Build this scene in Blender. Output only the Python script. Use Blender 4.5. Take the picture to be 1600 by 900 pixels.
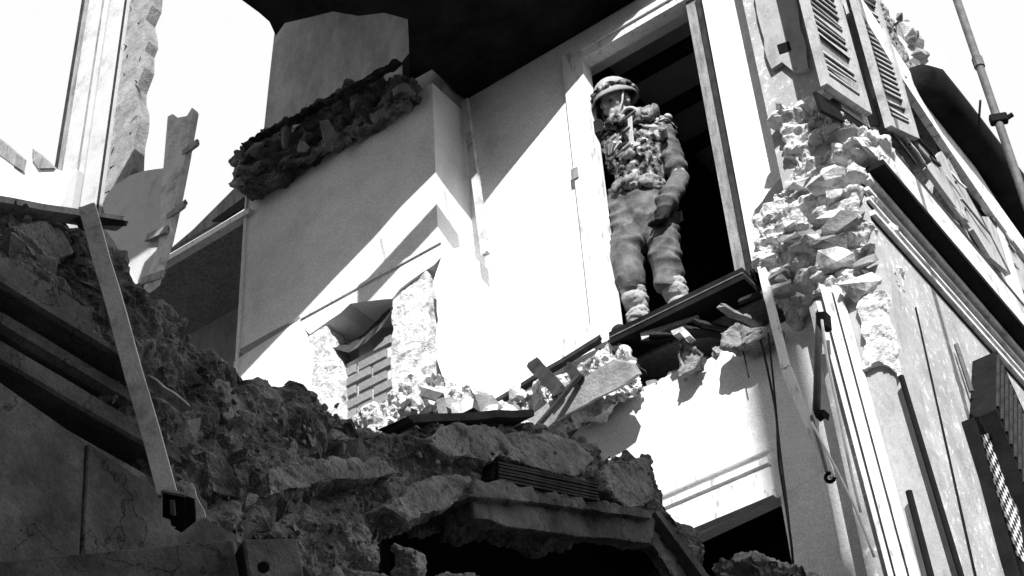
import bpy, bmesh, math, random
import numpy as np
from mathutils import Vector, Matrix, noise

for o in list(bpy.data.objects):
    bpy.data.objects.remove(o)
S = bpy.context.scene
COL = S.collection

# ---------------------------------------------------------------- camera
FPX, PITCH, ROLL, YAW = 2626.56, math.radians(39.593), math.radians(-4.159), math.radians(-33.969)
CAM = Vector((0, 0, 1.6))
FWD = Vector((math.sin(YAW)*math.cos(PITCH), math.cos(YAW)*math.cos(PITCH), math.sin(PITCH)))
_r0 = Vector((math.cos(YAW), -math.sin(YAW), 0)); _u0 = _r0.cross(FWD)
RGT = math.cos(ROLL)*_r0 + math.sin(ROLL)*_u0
UPV = RGT.cross(FWD)
cd = bpy.data.cameras.new('camera'); cam = bpy.data.objects.new('camera', cd); COL.objects.link(cam)
m = Matrix((RGT, UPV, -FWD)).transposed().to_4x4(); m.translation = CAM
cam.matrix_world = m
cd.sensor_width = 36; cd.lens = FPX/1600*36; cd.clip_start = 0.05; cd.clip_end = 3000
S.camera = cam

# ---------------------------------------------------------------- light
TO_SUN = Vector((.5, -.62, .60)).normalized()
W = bpy.data.worlds.new('World'); S.world = W; W.use_nodes = True
nt = W.node_tree; bg = nt.nodes['Background']
sky = nt.nodes.new('ShaderNodeTexSky'); sky.sky_type = 'NISHITA'; sky.sun_disc = False
sky.sun_elevation = math.asin(TO_SUN.z)
sky.sun_rotation = math.atan2(TO_SUN.x, TO_SUN.y)
sky.dust_density = 2; sky.air_density = 1
bw = nt.nodes.new('ShaderNodeRGBToBW')          # black and white film
hz = nt.nodes.new('ShaderNodeMix'); hz.data_type = 'FLOAT'; hz.inputs[0].default_value = .85; hz.inputs[3].default_value = 5.2   # even white haze
nt.links.new(sky.outputs[0], bw.inputs[0]); nt.links.new(bw.outputs[0], hz.inputs[2]); nt.links.new(hz.outputs[0], bg.inputs[0])
bg.inputs[1].default_value = 0.115
sl = bpy.data.lights.new('sun', 'SUN'); sl.energy = 4.6; sl.angle = math.radians(.5); sl.color = (1, 1, 1)
so = bpy.data.objects.new('sun', sl); COL.objects.link(so)
so.rotation_euler = TO_SUN.to_track_quat('Z', 'Y').to_euler(); so.location = TO_SUN*30
S.view_settings.view_transform = 'Standard'; S.view_settings.look = 'None'
S.view_settings.gamma = 1; S.view_settings.use_curve_mapping = False
S.view_settings.exposure = 0.9
S.render.engine = 'CYCLES'

# ---------------------------------------------------------------- helpers
def ray(x, y): return FWD + RGT*((x-800)/FPX) - UPV*((y-450)/FPX)
def _hit(x, y, ax, v):
    d = ray(x, y); return CAM + d*((v-CAM[ax])/d[ax])
def onx(x, y, v): return _hit(x, y, 0, v)
def ony(x, y, v): return _hit(x, y, 1, v)
def onz(x, y, v): return _hit(x, y, 2, v)

def shader(name, lo, hi, scale=6, rough=.9, bump=.3, bscale=40, grain=0, gscale=160, extra=None, crack=0, bdist=.01, spec=.2):
    """grey procedural material: blotches between lo and hi, fine grain, bump, optional cracks/patches"""
    M = bpy.data.materials.new(name); M.use_nodes = True
    n = M.node_tree.nodes; l = M.node_tree.links; b = n['Principled BSDF']
    b.inputs['Roughness'].default_value = rough
    b.inputs['Specular IOR Level'].default_value = spec
    tc = n.new('ShaderNodeTexCoord')
    t = n.new('ShaderNodeTexNoise'); t.inputs['Scale'].default_value = scale; t.inputs['Detail'].default_value = 8; t.inputs['Roughness'].default_value = .65
    l.new(tc.outputs['Object'], t.inputs['Vector'])
    r = n.new('ShaderNodeValToRGB'); r.color_ramp.elements[0].position = .32; r.color_ramp.elements[1].position = .68
    r.color_ramp.elements[0].color = (lo, lo, lo, 1); r.color_ramp.elements[1].color = (hi, hi, hi, 1)
    l.new(t.outputs[0], r.inputs[0]); c = r.outputs[0]
    def mul(c, f):
        x = n.new('ShaderNodeMix'); x.data_type = 'RGBA'; x.blend_type = 'MULTIPLY'; x.inputs[0].default_value = 1
        l.new(c, x.inputs[6]); l.new(f, x.inputs[7]); return x.outputs[2]
    def ramp(src, p0, p1, v0, v1):
        q = n.new('ShaderNodeMapRange'); q.inputs[1].default_value = p0; q.inputs[2].default_value = p1
        q.inputs[3].default_value = v0; q.inputs[4].default_value = v1; l.new(src, q.inputs[0]); return q.outputs[0]
    if grain:
        g = n.new('ShaderNodeTexNoise'); g.inputs['Scale'].default_value = gscale; g.inputs['Detail'].default_value = 2
        l.new(tc.outputs['Object'], g.inputs['Vector']); c = mul(c, ramp(g.outputs[0], .25, .75, 1-grain, 1+grain))
    if crack:
        v = n.new('ShaderNodeTexVoronoi'); v.feature = 'DISTANCE_TO_EDGE'; v.inputs['Scale'].default_value = crack
        wq = n.new('ShaderNodeTexNoise'); wq.inputs['Scale'].default_value = 5; wq.inputs['Detail'].default_value = 6
        l.new(tc.outputs['Object'], wq.inputs['Vector'])
        a = n.new('ShaderNodeMix'); a.data_type = 'RGBA'; a.blend_type = 'LINEAR_LIGHT'; a.inputs[0].default_value = .35
        l.new(tc.outputs['Object'], a.inputs[6]); l.new(wq.outputs[1], a.inputs[7]); l.new(a.outputs[2], v.inputs['Vector'])
        c = mul(c, ramp(v.outputs[0], .0, .007, .25, 1))
    if extra: c = extra(n, l, tc, c, mul, ramp)
    l.new(c, b.inputs['Base Color'])
    bt = n.new('ShaderNodeTexNoise'); bt.inputs['Scale'].default_value = bscale; bt.inputs['Detail'].default_value = 6; bt.inputs['Roughness'].default_value = .7
    l.new(tc.outputs['Object'], bt.inputs['Vector'])
    bp = n.new('ShaderNodeBump'); bp.inputs['Strength'].default_value = bump; bp.inputs['Distance'].default_value = bdist
    l.new(bt.outputs[0], bp.inputs['Height']); l.new(bp.outputs[0], b.inputs['Normal'])
    return M

def patches(scale, p0, p1, v0, v1, stretch=(1, 1, 1)):
    """flaked paint / stains with a shape of their own"""
    def f(n, l, tc, c, mul, ramp):
        mp = n.new('ShaderNodeMapping'); mp.inputs['Scale'].default_value = stretch
        l.new(tc.outputs['Object'], mp.inputs[0])
        t = n.new('ShaderNodeTexNoise'); t.inputs['Scale'].default_value = scale; t.inputs['Detail'].default_value = 9; t.inputs['Roughness'].default_value = .7
        l.new(mp.outputs[0], t.inputs['Vector'])
        return mul(c, ramp(t.outputs[0], p0, p1, v0, v1))
    return f

M = {}
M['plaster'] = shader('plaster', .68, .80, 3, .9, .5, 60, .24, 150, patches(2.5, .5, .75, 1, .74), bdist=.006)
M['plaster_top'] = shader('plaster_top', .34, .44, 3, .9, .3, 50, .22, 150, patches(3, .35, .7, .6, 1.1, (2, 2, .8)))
M['plaster_grey'] = shader('plaster_grey', .30, .42, 5, .9, .3, 50, .12, 150, patches(7, .5, .68, 1, .7, (2, 2, .7)))
M['soot'] = shader('soot', .004, .02, 3, 1, .5, 25, spec=.05)  # near-black for soot and char; also paints shade into undersides and voids
M['pale_render'] = shader('pale_render', .40, .48, 5, .9, .35, 50, .14, 170, patches(5, .33, .45, .75, 1))
M['soot_rough'] = shader('soot_rough', .02, .07, 8, 1, .8, 30, .2, 120, spec=.05)
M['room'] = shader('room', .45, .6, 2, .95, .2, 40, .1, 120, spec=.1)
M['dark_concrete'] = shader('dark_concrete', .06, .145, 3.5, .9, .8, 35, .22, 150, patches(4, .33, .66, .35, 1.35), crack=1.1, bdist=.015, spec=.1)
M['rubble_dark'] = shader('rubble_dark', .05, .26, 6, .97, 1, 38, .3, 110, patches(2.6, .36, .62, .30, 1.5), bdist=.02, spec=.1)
M['stone_dark'] = shader('stone_dark', .12, .28, 9, .95, .8, 45, .25, 120, bdist=.015, spec=.1)
M['masonry'] = shader('masonry', .55, .82, 7, .95, 1, 45, .2, 120, patches(9, .34, .48, .35, 1), bdist=.02, spec=.1)
M['stone_light'] = shader('stone_light', .45, .78, 9, .95, .8, 50, .2, 120, patches(14, .36, .5, .5, 1), bdist=.012, spec=.1)
M['stone_mid'] = shader('stone_mid', .14, .34, 9, .95, .8, 50, .2, 120, bdist=.012, spec=.1)
M['brick'] = shader('brick', .16, .27, 12, .95, .7, 60, .2, 150, bdist=.006, spec=.1)
M['mortar'] = shader('mortar', .5, .7, 12, .95, .7, 60, .2, 150)
M['paint_wood'] = shader('paint_wood', .62, .78, 6, .6, .2, 60, .1, 150, patches(9, .36, .46, .45, 1, (3, 3, .6)))
M['grey_wood'] = shader('grey_wood', .20, .32, 8, .85, .4, 60, .15, 130, patches(10, .36, .55, .5, 1, (4, 4, .5)))
M['pale_wood'] = shader('pale_wood', .42, .58, 9, .8, .4, 70, .15, 140, patches(9, .36, .5, .6, 1))
M['dark_wood'] = shader('dark_wood', .015, .05, 9, .9, .5, 60, .2, 120, spec=.1)
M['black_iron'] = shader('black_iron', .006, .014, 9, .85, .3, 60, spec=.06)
M['iron'] = shader('iron', .06, .14, 14, .6, .4, 60, .2, 130)
M['shutter'] = shader('shutter', .30, .44, 7, .8, .3, 60, .15, 130, patches(8, .35, .5, .55, 1, (1, 3, .7)))
M['facade'] = shader('facade', .26, .46, 4, .9, .5, 45, .18, 140, patches(20, .56, .60, 1, 1.7, (1, 1.2, .9)))
M['facade_pale'] = shader('facade_pale', .55, .78, 5, .85, .5, 45, .15, 140, patches(12, .36, .46, .4, 1, (1, 2, .6)))
M['cornice'] = shader('cornice', .5, .72, 6, .85, .5, 45, .15, 130, patches(9, .36, .5, .5, 1))
M['asphalt'] = shader('asphalt', .04, .06, 3, .95, .5, 60, .2, 90)
M['neighbour'] = shader('neighbour', .10, .15, 3, .95, .3, 40)
M['glass'] = shader('glass', .02, .03, 2, .1, 0, 20, spec=.5)
M['cable'] = shader('cable', .01, .02, 8, .7, 0, 20)

def mk(name, bm_or_mesh, mat, parent=None, smooth=False, **props):
    if isinstance(bm_or_mesh, bmesh.types.BMesh):
        me = bpy.data.meshes.new(name); bmesh.ops.recalc_face_normals(bm_or_mesh, faces=bm_or_mesh.faces[:]); bm_or_mesh.to_mesh(me); bm_or_mesh.free()
    else: me = bm_or_mesh; me.name = name
    o = bpy.data.objects.new(name, me); COL.objects.link(o)
    n = len(me.vertices); a = np.empty(n*3, 'f'); me.vertices.foreach_get('co', a); a = a.reshape(-1, 3)
    lo = a.min(0); hi = a.max(0); c = Vector(((lo[0]+hi[0])/2, (lo[1]+hi[1])/2, lo[2]))
    me.transform(Matrix.Translation(-c))
    if parent is not None:
        o.parent = parent; b = Vector((0, 0, 0)); q = parent
        while q: b += q.location; q = q.parent
        o.location = c-b
    else: o.location = c
    if mat is not None:
        me.materials.clear(); me.materials.append(M[mat] if isinstance(mat, str) else mat)
    if smooth: me.shade_smooth()
    for k, v in props.items(): o[k] = v
    return o

def thing(name, loc, label, cat, group=None):
    o = bpy.data.objects.new(name, None); COL.objects.link(o); o.location = loc; o.empty_display_size = .1
    o['label'] = label; o['category'] = cat
    if group: o['group'] = group
    return o

def prism(pts, off, bm=None):
    """closed solid: planar polygon pts swept by off"""
    bm = bm or bmesh.new(); off = Vector(off)
    a = [bm.verts.new(p) for p in pts]; b = [bm.verts.new(Vector(p)+off) for p in pts]
    bm.faces.new(a); bm.faces.new(b[::-1])
    k = len(a)
    for i in range(k): bm.faces.new((a[i], b[i], b[(i+1) % k], a[(i+1) % k]))
    return bm

def box(lo, hi, bm=None):
    (x0, y0, z0), (x1, y1, z1) = lo, hi
    return prism([(x0, y0, z0), (x1, y0, z0), (x1, y1, z0), (x0, y1, z0)], (0, 0, z1-z0), bm)

def bevel(bm, w, seg=1):
    bmesh.ops.bevel(bm, geom=bm.edges[:], offset=w, segments=seg, affect='EDGES', clamp_overlap=True); return bm

def beam(a, b, w, h, side=None, rng=None, jag=0., nseg=1, wob=0., bm=None, w2=None):
    """bar a->b, width w along 'side', thickness h; jag = splintered ends, wob = crookedness"""
    a = Vector(a); b = Vector(b); d = (b-a); L = d.length; d.normalize()
    s = Vector(side) if side is not None else Vector((0, 0, 1)).cross(d)
    s = (s - d*s.dot(d)).normalized(); t = d.cross(s)
    bm = bm or bmesh.new(); rng = rng or random.Random(1); w2 = w2 or w
    rows = []; NW = 4 if jag else 1
    for i in range(nseg+1):
        f = i/nseg; c = a+d*L*f; ww = w+(w2-w)*f
        if wob and 0 < i < nseg: c += s*rng.uniform(-wob, wob)+t*rng.uniform(-wob, wob)
        ring = []
        for sg in (-1, 1):
            for k in range(NW+1):
                u = (k/NW-.5)*(-sg)
                e = rng.uniform(-jag, jag)*(1 if i in (0, nseg) else 0) if jag else 0
                ring.append(bm.verts.new(c+s*ww*u+t*h*.5*sg+d*e))
        rows.append(ring)
    k = len(rows[0])
    for i in range(nseg):
        for j in range(k): bm.faces.new((rows[i][j], rows[i][(j+1) % k], rows[i+1][(j+1) % k], rows[i+1][j]))
    bm.faces.new(rows[0][::-1]); bm.faces.new(rows[-1])
    return bm

def tube(pts, r, n=8, bm=None, r2=None):
    bm = bm or bmesh.new(); pts = [Vector(p) for p in pts]; rows = []
    up = Vector((.31, .2, .93))
    for i, p in enumerate(pts):
        d = (pts[min(i+1, len(pts)-1)]-pts[max(i-1, 0)]).normalized()
        s = d.cross(up).normalized(); t = d.cross(s); rr = r if r2 is None else r+(r2-r)*i/(len(pts)-1)
        rows.append([bm.verts.new(p+s*rr*math.cos(6.2832*k/n)+t*rr*math.sin(6.2832*k/n)) for k in range(n)])
    for i in range(len(rows)-1):
        for j in range(n): bm.faces.new((rows[i][j], rows[i][(j+1) % n], rows[i+1][(j+1) % n], rows[i+1][j]))
    bm.faces.new(rows[0][::-1]); bm.faces.new(rows[-1]); return bm

def catenary(a, b, sag, n=12):
    a = Vector(a); b = Vector(b)
    return [a.lerp(b, i/n)+Vector((0, 0, -sag*4*(i/n)*(1-i/n))) for i in range(n+1)]

def rock_bm(c, size, rng, flat=(1, 1, 1), bm=None, n=11, tilt=None):
    """angular broken lump: convex hull of a few random points"""
    bm2 = bmesh.new(); c = Vector(c)
    E = Matrix.Rotation(rng.uniform(0, 6.28), 3, Vector((rng.uniform(-1, 1), rng.uniform(-1, 1), rng.uniform(-1, 1))).normalized())
    if tilt is not None: E = Matrix.Rotation(rng.uniform(-tilt, tilt), 3, 'Y') @ Matrix.Rotation(rng.uniform(-tilt, tilt), 3, 'Z')
    for i in range(n):
        v = Vector((rng.gauss(0, 1), rng.gauss(0, 1), rng.gauss(0, 1))).normalized()
        mx = max(abs(v.x), abs(v.y), abs(v.z)); v = v.lerp(v/mx, .7)*rng.uniform(.8, 1.05)
        v = Vector((v.x*flat[0], v.y*flat[1], v.z*flat[2]))
        bm2.verts.new(c+E@(v*size*.5))
    r = bmesh.ops.convex_hull(bm2, input=bm2.verts[:])
    bmesh.ops.delete(bm2, geom=[g for g in set(r['geom_interior']+r['geom_unused']) if isinstance(g, bmesh.types.BMVert)], context='VERTS')
    bmesh.ops.subdivide_edges(bm2, edges=bm2.edges[:], cuts=2 if (size > .09 and bm is None) else 1, use_grid_fill=True)
    sd = Vector((rng.uniform(0, 50), rng.uniform(0, 50), rng.uniform(0, 50)))
    for v in bm2.verts:
        d = (v.co-c)/size; v.co = c+d*size*(1+.07*noise.noise(d*3.2+sd)+.05*noise.noise(d*9+sd))
    if bm is None: return bm2
    me = bpy.data.meshes.new('tmp'); bm2.to_mesh(me); bm2.free(); bm.from_mesh(me); bpy.data.meshes.remove(me); return bm

def remeshed(bm, voxel, smooth=0):
    bmesh.ops.recalc_face_normals(bm, faces=bm.faces[:])
    me = bpy.data.meshes.new('tmp'); bm.to_mesh(me); bm.free()
    o = bpy.data.objects.new('tmp', me); COL.objects.link(o)
    md = o.modifiers.new('r', 'REMESH'); md.mode = 'VOXEL'; md.voxel_size = voxel
    if smooth:
        sm = o.modifiers.new('s', 'SMOOTH'); sm.factor = .5; sm.iterations = smooth
    dg = bpy.context.evaluated_depsgraph_get()
    out = bpy.data.meshes.new_from_object(o.evaluated_get(dg))
    bpy.data.objects.remove(o); bpy.data.meshes.remove(me); return out

def displace(me, fn):
    """move every vertex along its normal by fn(p, n)"""
    n = len(me.vertices); co = np.empty(n*3, 'f'); me.vertices.foreach_get('co', co); co = co.reshape(-1, 3)
    no = np.array([v.normal[:] for v in me.vertices], 'f')
    d = np.empty(n, 'f')
    for i in range(n): d[i] = fn(Vector(co[i]), Vector(no[i]))
    co += no*d[:, None]; me.vertices.foreach_set('co', co.ravel()); me.update(); return me

def chunky(amp, scale, fine=.25, seed=0, stretch=(1, 1, 1), crev=.7, big=0):
    sv = Vector((seed*3.1, seed*1.7, seed*5.3)); st = Vector(stretch)
    def f(p, nrm):
        q = Vector((p.x*st.x, p.y*st.y, p.z*st.z))*scale+sv
        q += noise.noise_vector(q*.8)*.35
        d, pt = noise.voronoi(q)
        c = noise.cell(pt[0]*7.3)
        e = max(0, 1-(d[1]-d[0])/.22)
        v = (c-.5)*1.6 - crev*e*e + fine*2*noise.fractal(q*2.7, .7, 2.1, 4)
        # a second, smaller set of lumps
        q2 = q*2.6; d2, p2 = noise.voronoi(q2); v += .45*((noise.cell(p2[0]*5.1)-.5) - .5*max(0, 1-(d2[1]-d2[0])/.25))
        if big: v += big/amp*(noise.fractal(p*2.6+sv, .9, 2, 3)+.8*(.5-abs(noise.noise(p*5+sv)*2)))
        return v*amp
    return f

def earth(amp, seed=0, lump=1., stretch=(1, 1, 1), strata=0):
    """crumbled, compacted debris: broad hollows, ridges, lumps and grit"""
    sv = Vector((seed*2.1, seed*4.7, seed*1.3)); st = Vector(stretch)
    def f(p, nrm):
        p = Vector((p.x*st.x, p.y*st.y, p.z*st.z))
        q = p+noise.noise_vector(p*6+sv)*.03
        v = 1.1*noise.fractal(q*2.4+sv, .9, 2, 2) + .75*(.45-abs(noise.noise(q*6.5+sv))*2)
        d, pt = noise.voronoi(q*11+sv)
        v += lump*(.42*(noise.cell(pt[0]*7.3)-.5) - .35*max(0, 1-(d[1]-d[0])/.3))
        if strata: v += strata*noise.fractal(Vector((q.x*2.2, q.y*2.2, q.z*11))+sv, .9, 2, 2)
        d, pt = noise.voronoi(q*27+sv)
        v += lump*(.16*(noise.cell(pt[0]*5.7)-.5) - .10*max(0, 1-(d[1]-d[0])/.3))
        return amp*(v+.30*noise.fractal(q*17+sv, .6, 2.1, 4))
    return f
def crumbled(name, bm, mat, parent, voxel, amp, seed=0, lump=1., stretch=(1, 1, 1), strata=0, **props):
    return mk(name, displace(remeshed(bm, voxel), earth(amp, seed, lump, stretch, strata)), mat, parent, **props)

def rough(name, bm, mat, parent, voxel, amp, scale, fine=.25, seed=0, stretch=(1, 1, 1), crev=.7, smooth=0, big=0, **props):
    me = displace(remeshed(bm, voxel, smooth), chunky(amp, scale, fine, seed, stretch, crev, big))
    return mk(name, me, mat, parent, **props)

def pxx(pts, X): return [onx(x, y, X) for x, y in pts]
def pxy(pts, Y): return [ony(x, y, Y) for x, y in pts]
def jagline(pts, rng, step, amp):
    """subdivide a 2-D pixel outline and roughen it"""
    out = []
    for (x0, y0), (x1, y1) in zip(pts, pts[1:]+pts[:1]):
        L = math.hypot(x1-x0, y1-y0); k = max(1, int(L/step))
        for i in range(k):
            f = i/k; j = amp if i else amp*.3
            out.append((x0+(x1-x0)*f+rng.uniform(-j, j), y0+(y1-y0)*f+rng.uniform(-j, j)))
    return out

YD, YB, XF, XR, ZC = 6.12, 5.78, -1.95, -3.05, 9.40
# ================================================================ SETTING
rng = random.Random(7)
bm = bmesh.new(); bmesh.ops.create_grid(bm, x_segments=2, y_segments=2, size=600)
g = mk('ground', bm, 'asphalt', kind='structure'); g.location.z = 0
nb = thing('street_building', (-2.5, -5, 0), 'plain dark building across the street that shades the arched wall', 'building')  # added unseen block that keeps sun off the foreground ruin
mk('wall', box((-9, -8, 0.004), (4.14, -2.0, 13.15)), 'neighbour', nb)
mk('chimney', box((3.99, -2.3, 13.15), (4.10, -2.0, 14.5)), 'neighbour', nb)  # added stack, placed to throw a shade strip on the lower wall
for i in range(5):
    for k in range(4):
        w = mk('window', box((-8+i*2.3, -2.03, 1.2+k*3), (-6.9+i*2.3, -1.99, 2.9+k*3)), 'grey_wood', nb)
        for s in (0, 1): mk('pane', box((-7.94+i*2.3+s*.53, -1.985, 1.27+k*3), (-7.49+i*2.3+s*.53, -1.98, 2.83+k*3)), 'glass', w)

# ================================================================ RUINED HOUSE
H = thing('ruined_house', (-3.6, 6.5, 0), 'torn open pale plastered house with empty doorway, chimney breast and shuttered street front', 'house')
# --- door wall
dw = mk('door_wall', box((-4.5, YD, 6.97), (-3.60, YD+.22, 9.62)), 'plaster', H)
mk('wall_over_door', box((-3.60, YD, 9.25), (-2.66, YD+.22, 9.62)), 'plaster', H)
q = jagline([(1097, -160), (1150, -160)], rng, 30, 0) + jagline([(1150, -90), (1166, 0), (1192, 90), (1214, 190), (1229, 268), (1200, 302), (1178, 330), (1173, 425), (1155, 425)], rng, 16, 2.5)[:-1]
q = [(1095, -10), (1080, -90), (1150, -90), (1166, 0), (1180, 48), (1192, 92), (1204, 140), (1212, 170), (1219, 200), (1222, 232), (1229, 268), (1214, 284), (1200, 300), (1190, 316), (1179, 328), (1173, 345), (1176, 417)]
mk('pier_wall', prism(pxy(q, YD), (0, .22, 0)), 'plaster', H)
mk('skirting_board', box((-4.38, YD-.025, 6.985), (-3.61, YD-.001, 7.155)), 'paint_wood', H)
# door frame: jamb faces and reveals
fr = mk('door_frame', box((-3.615, YD-.03, 7.0), (-3.475, YD+.07, 9.26)), 'paint_wood', H)
mk('head_casing', box((-3.475, YD-.03, 9.14), (-2.66, YD+.06, 9.262)), 'paint_wood', fr)
mk('head_bead', box((-3.47, YD-.045, 9.20), (-2.67, YD-.031, 9.215)), 'paint_wood', fr)
mk('jamb', box((-2.745, YD-.005, 6.985), (-2.675, YD+.08, 9.139)), 'grey_wood', fr)
mk('casing_strip', box((-2.674, YD-.02, 6.985), (-2.655, YD+.02, 9.11)), 'dark_wood', fr)
mk('hinge', box((-3.63, YD-.04, 8.22), (-3.585, YD-.03, 8.30)), 'grey_wood', fr)
# dark room behind the doorway
mk('room_back_wall', box((-5.2, 8.2, 6.85), (-1.9, 8.3, 10)), 'room', H)
mk('room_side_wall', box((-5.2, YD+.24, 6.85), (-5.1, 8.2, 10)), 'room', H)
mk('room_side_wall', box((-2.47, YD+.225, 6.85), (-2.37, 8.2, 10)), 'room', H)
mk('room_ceiling', box((-5.2, YD+.01, 9.615), (-2.2, 8.3, 9.7)), 'room', H)
for k in range(4): mk('ceiling_beam', box((-4.9, 6.75+k*.4, 9.55), (-2.48, 6.83+k*.4, 9.614)), 'dark_wood', H)
mk('floor_boards', box((-5.1, YD+.10, 6.90), (-2.28, 8.22, 6.98)), 'grey_wood', H)
# ceiling slab: broken away diagonally in front of the wall, and along the breast
cs = [(-2.75, 6.115), (-4.37, 6.115), (-4.372, 5.772), (-4.6, 5.76)] + [onz(x, y, ZC).xy[:] for x, y in [(640, 120), (639, 70), (637, 30), (600, 20), (560, 25), (520, 18), (480, 28), (445, 36), (431, 56), (421, 34), (405, 20), (375, -2), (345, -60)]]
cs += [(-5.25, 4.0), (-5.1, 3.7)]
edge = [(-4.9, 3.76), (-4.55, 4.07), (-4.23, 4.35), (-3.92, 4.62), (-3.62, 4.89), (-3.48, 5.15), (-3.34, 5.40), (-3.21, 5.61), (-3.06, 5.80), (-2.92, 5.95)]
for (x0, y0), (x1, y1) in zip(edge, edge[1:]):
    cs += [(x0, y0), (x0*.6+x1*.4+rng.uniform(-.02, .02), y0*.6+y1*.4+rng.uniform(-.02, .02))]
cs += [edge[-1]]
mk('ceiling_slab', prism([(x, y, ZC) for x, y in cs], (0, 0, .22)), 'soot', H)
# broken joist outside the slab edge: throws the second stripe of shade on the breast
SUND = -TO_SUN
def caster(px, py, Y, z):
    p = ony(px, py, Y); return p+SUND*((z-p.z)/SUND.z)
ja = caster(585, 442, YB, 9.5); jb = caster(712, 305, YB, 9.5)
dj = (jb-ja).normalized(); jn = Vector((-dj.y, dj.x, 0))
mk('broken_joist', beam(ja-dj*.1, jb+dj*.02, .085, .12, side=jn), 'dark_wood', H)
for f in (.15, .95):
    c0 = ja.lerp(jb, f); mk('joist_tie', beam(c0+Vector((0, 0, .03)), c0+jn*.35+Vector((0, 0, .03)), .008, .008), 'dark_wood', H)
rf = mk('roof_slab', prism([(x, y, 11.1) for x, y in [(-5.65, 5.9), (-4.3, 5.9), (-3.2, 4.9), (-2.92, 4.2), (-2.9, 3.15), (-3.2, 2.6), (-5.5, 2.5), (-5.75, 4.2)]], (0, 0, .2)), 'soot', H)  # added above the view to shade the chimney breast
# --- chimney breast
br = mk('chimney_breast', box((-5.955, YB, 7.98), (-4.38, 6.6, 9.29)), 'plaster', H)
mk('breast_lower_left', prism(pxy([(365, 566), (372, 560), (469, 499), (478, 520), (488, 560), (482, 650), (365, 690)], YB), (0, .5, 0)), 'plaster', H)
mk('breast_edge_bead', tube([(-5.95, YB-.004, 7.0), (-5.95, YB-.004, 9.28)], .012, 6), 'plaster', H)
mk('breast_base', box((-5.953, YB+.004, 5.41), (-4.382, 6.34, 7.02)), 'plaster', H)
mk('door_wall_base', box((-4.38, YD+.12, 5.41), (-3.60, YD+.2, 6.968)), 'stone_mid', H)
mk('mantel_line', beam(ony(470, 497, YB-.006), ony(689, 377, YB-.006), .018, .012, side=(0, 0, 1)), 'paint_wood', H)
hd = jagline([(466, 501), (688, 379), (692, 398), (660, 425), (640, 440), (612, 466), (575, 470), (548, 474), (532, 488), (515, 500), (498, 512), (484, 522)], rng, 14, 2.5)
mk('fireplace_header', prism(pxy(hd, YB), (0, .3, 0)), 'plaster', H)
crumbled('fireplace_pier', prism(pxy([(612, 470), (640, 436), (668, 415), (667, 600), (640, 645), (608, 660)], YB+.01), (0, .4, 0)), 'masonry', H, .010, .013, 2, .5)
mk('fireplace_return', prism(pxy(jagline([(676, 440), (690, 400), (720, 385), (722, 640), (695, 625), (690, 585), (682, 560), (684, 500)], rng, 15, 3), YB+.003), (0, .5, 0)), 'plaster', H)
crumbled('fireplace_cheek', prism(pxy([(480, 522), (508, 505), (514, 540), (527, 566), (530, 650), (476, 660), (482, 580)], YB-.005), (0, .3, 0)), 'masonry', H, .010, .012, 3, .6)
mk('firebox', box((-5.3, 6.36, 6.2), (-4.4, 6.42, 8.2)), 'soot', H)
mk('firebox_back', box((-4.52, 5.95, 6.2), (-4.42, 6.36, 8.0)), 'stone_mid', H)
# brick infill
bp_ = mk('brick_panel', prism(pxy([(536, 572), (612, 530), (612, 650), (540, 660)], YB+.1), (0, .1, 0)), 'mortar', H)
z0 = ony(575, 640, YB+.08).z; xL = ony(536, 600, YB+.08).x; xR = ony(612, 600, YB+.08).x
for r in range(6):
    z = z0+r*.078; x = xL+(.0 if r % 2 else -.11)
    while x < xR:
        a = max(x, xL+.004); b = min(x+.205, xR-.004)
        if b-a > .03 and not (r == 5 and a < xL+.1):
            jz = rng.uniform(-.004, .004)
            bmx = bevel(box((a, YB+.075+rng.uniform(0, .008), z+jz), (b, YB+.105, z+.062+jz)), .004)
            mk('brick', bmx, 'brick', bp_)
        x += .222
# curved iron hood
hp = []
bm = bmesh.new()
arc = [(508, 532), (522, 545), (545, 551), (572, 535), (598, 510), (611, 488)]
top = [(507, 522), (522, 533), (544, 537), (569, 521), (593, 497), (609, 474)]
va = [bm.verts.new(ony(x, y, YB+.03)) for x, y in arc]; vb = [bm.verts.new(ony(x, y, YB+.16)) for x, y in top]
for i in range(5): bm.faces.new((va[i], va[i+1], vb[i+1], vb[i]))
r_ = bmesh.ops.solidify(bm, geom=bm.faces[:], thickness=.012)
mk('iron_hood', bm, 'iron', H, smooth=True)
# broken ledge across the breast, upper breast above it
lg = [(358, 243), (376, 224), (412, 207), (455, 185), (500, 160), (522, 140), (545, 126), (600, 122), (640, 118), (646, 148), (600, 178), (540, 214), (470, 252), (412, 290), (390, 300), (372, 290)]
lgp = crumbled('broken_ledge', prism(pxy(lg, YB-.10), (0, .28, 0)), 'rubble_dark', H, .010, .05, 5, 1.3, (.7, 1, 1))
for dy, w_, ins in ((4, .03, .15),):
    mk('ledge_course', displace(remeshed(beam(ony(378+dy*.2, 226+dy, YB-ins), ony(628, 92+dy, YB-ins), .08, w_, side=(0, 1, 0)), .011), earth(.032, dy)), 'soot_rough' if dy < 40 else 'stone_dark', lgp)
for i in range(13):
    x = rng.uniform(372, 630); f = (x-372)/258; y = 265-f*115+rng.uniform(-22, 24)
    mk('stone', rock_bm(ony(x, y, YB-.12+rng.uniform(-.02, .03)), rng.uniform(.07, .17), rng, (1.6, .8, .7)), rng.choice(['stone_dark', 'soot_rough', 'stone_dark']), lgp)
mk('lath_strip', beam(ony(388, 308, YB-.03), ony(548, 214, YB-.03), .018, .02, side=(0, 0, 1), rng=rng, jag=.02, nseg=6, wob=.004), 'grey_wood', H)
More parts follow.
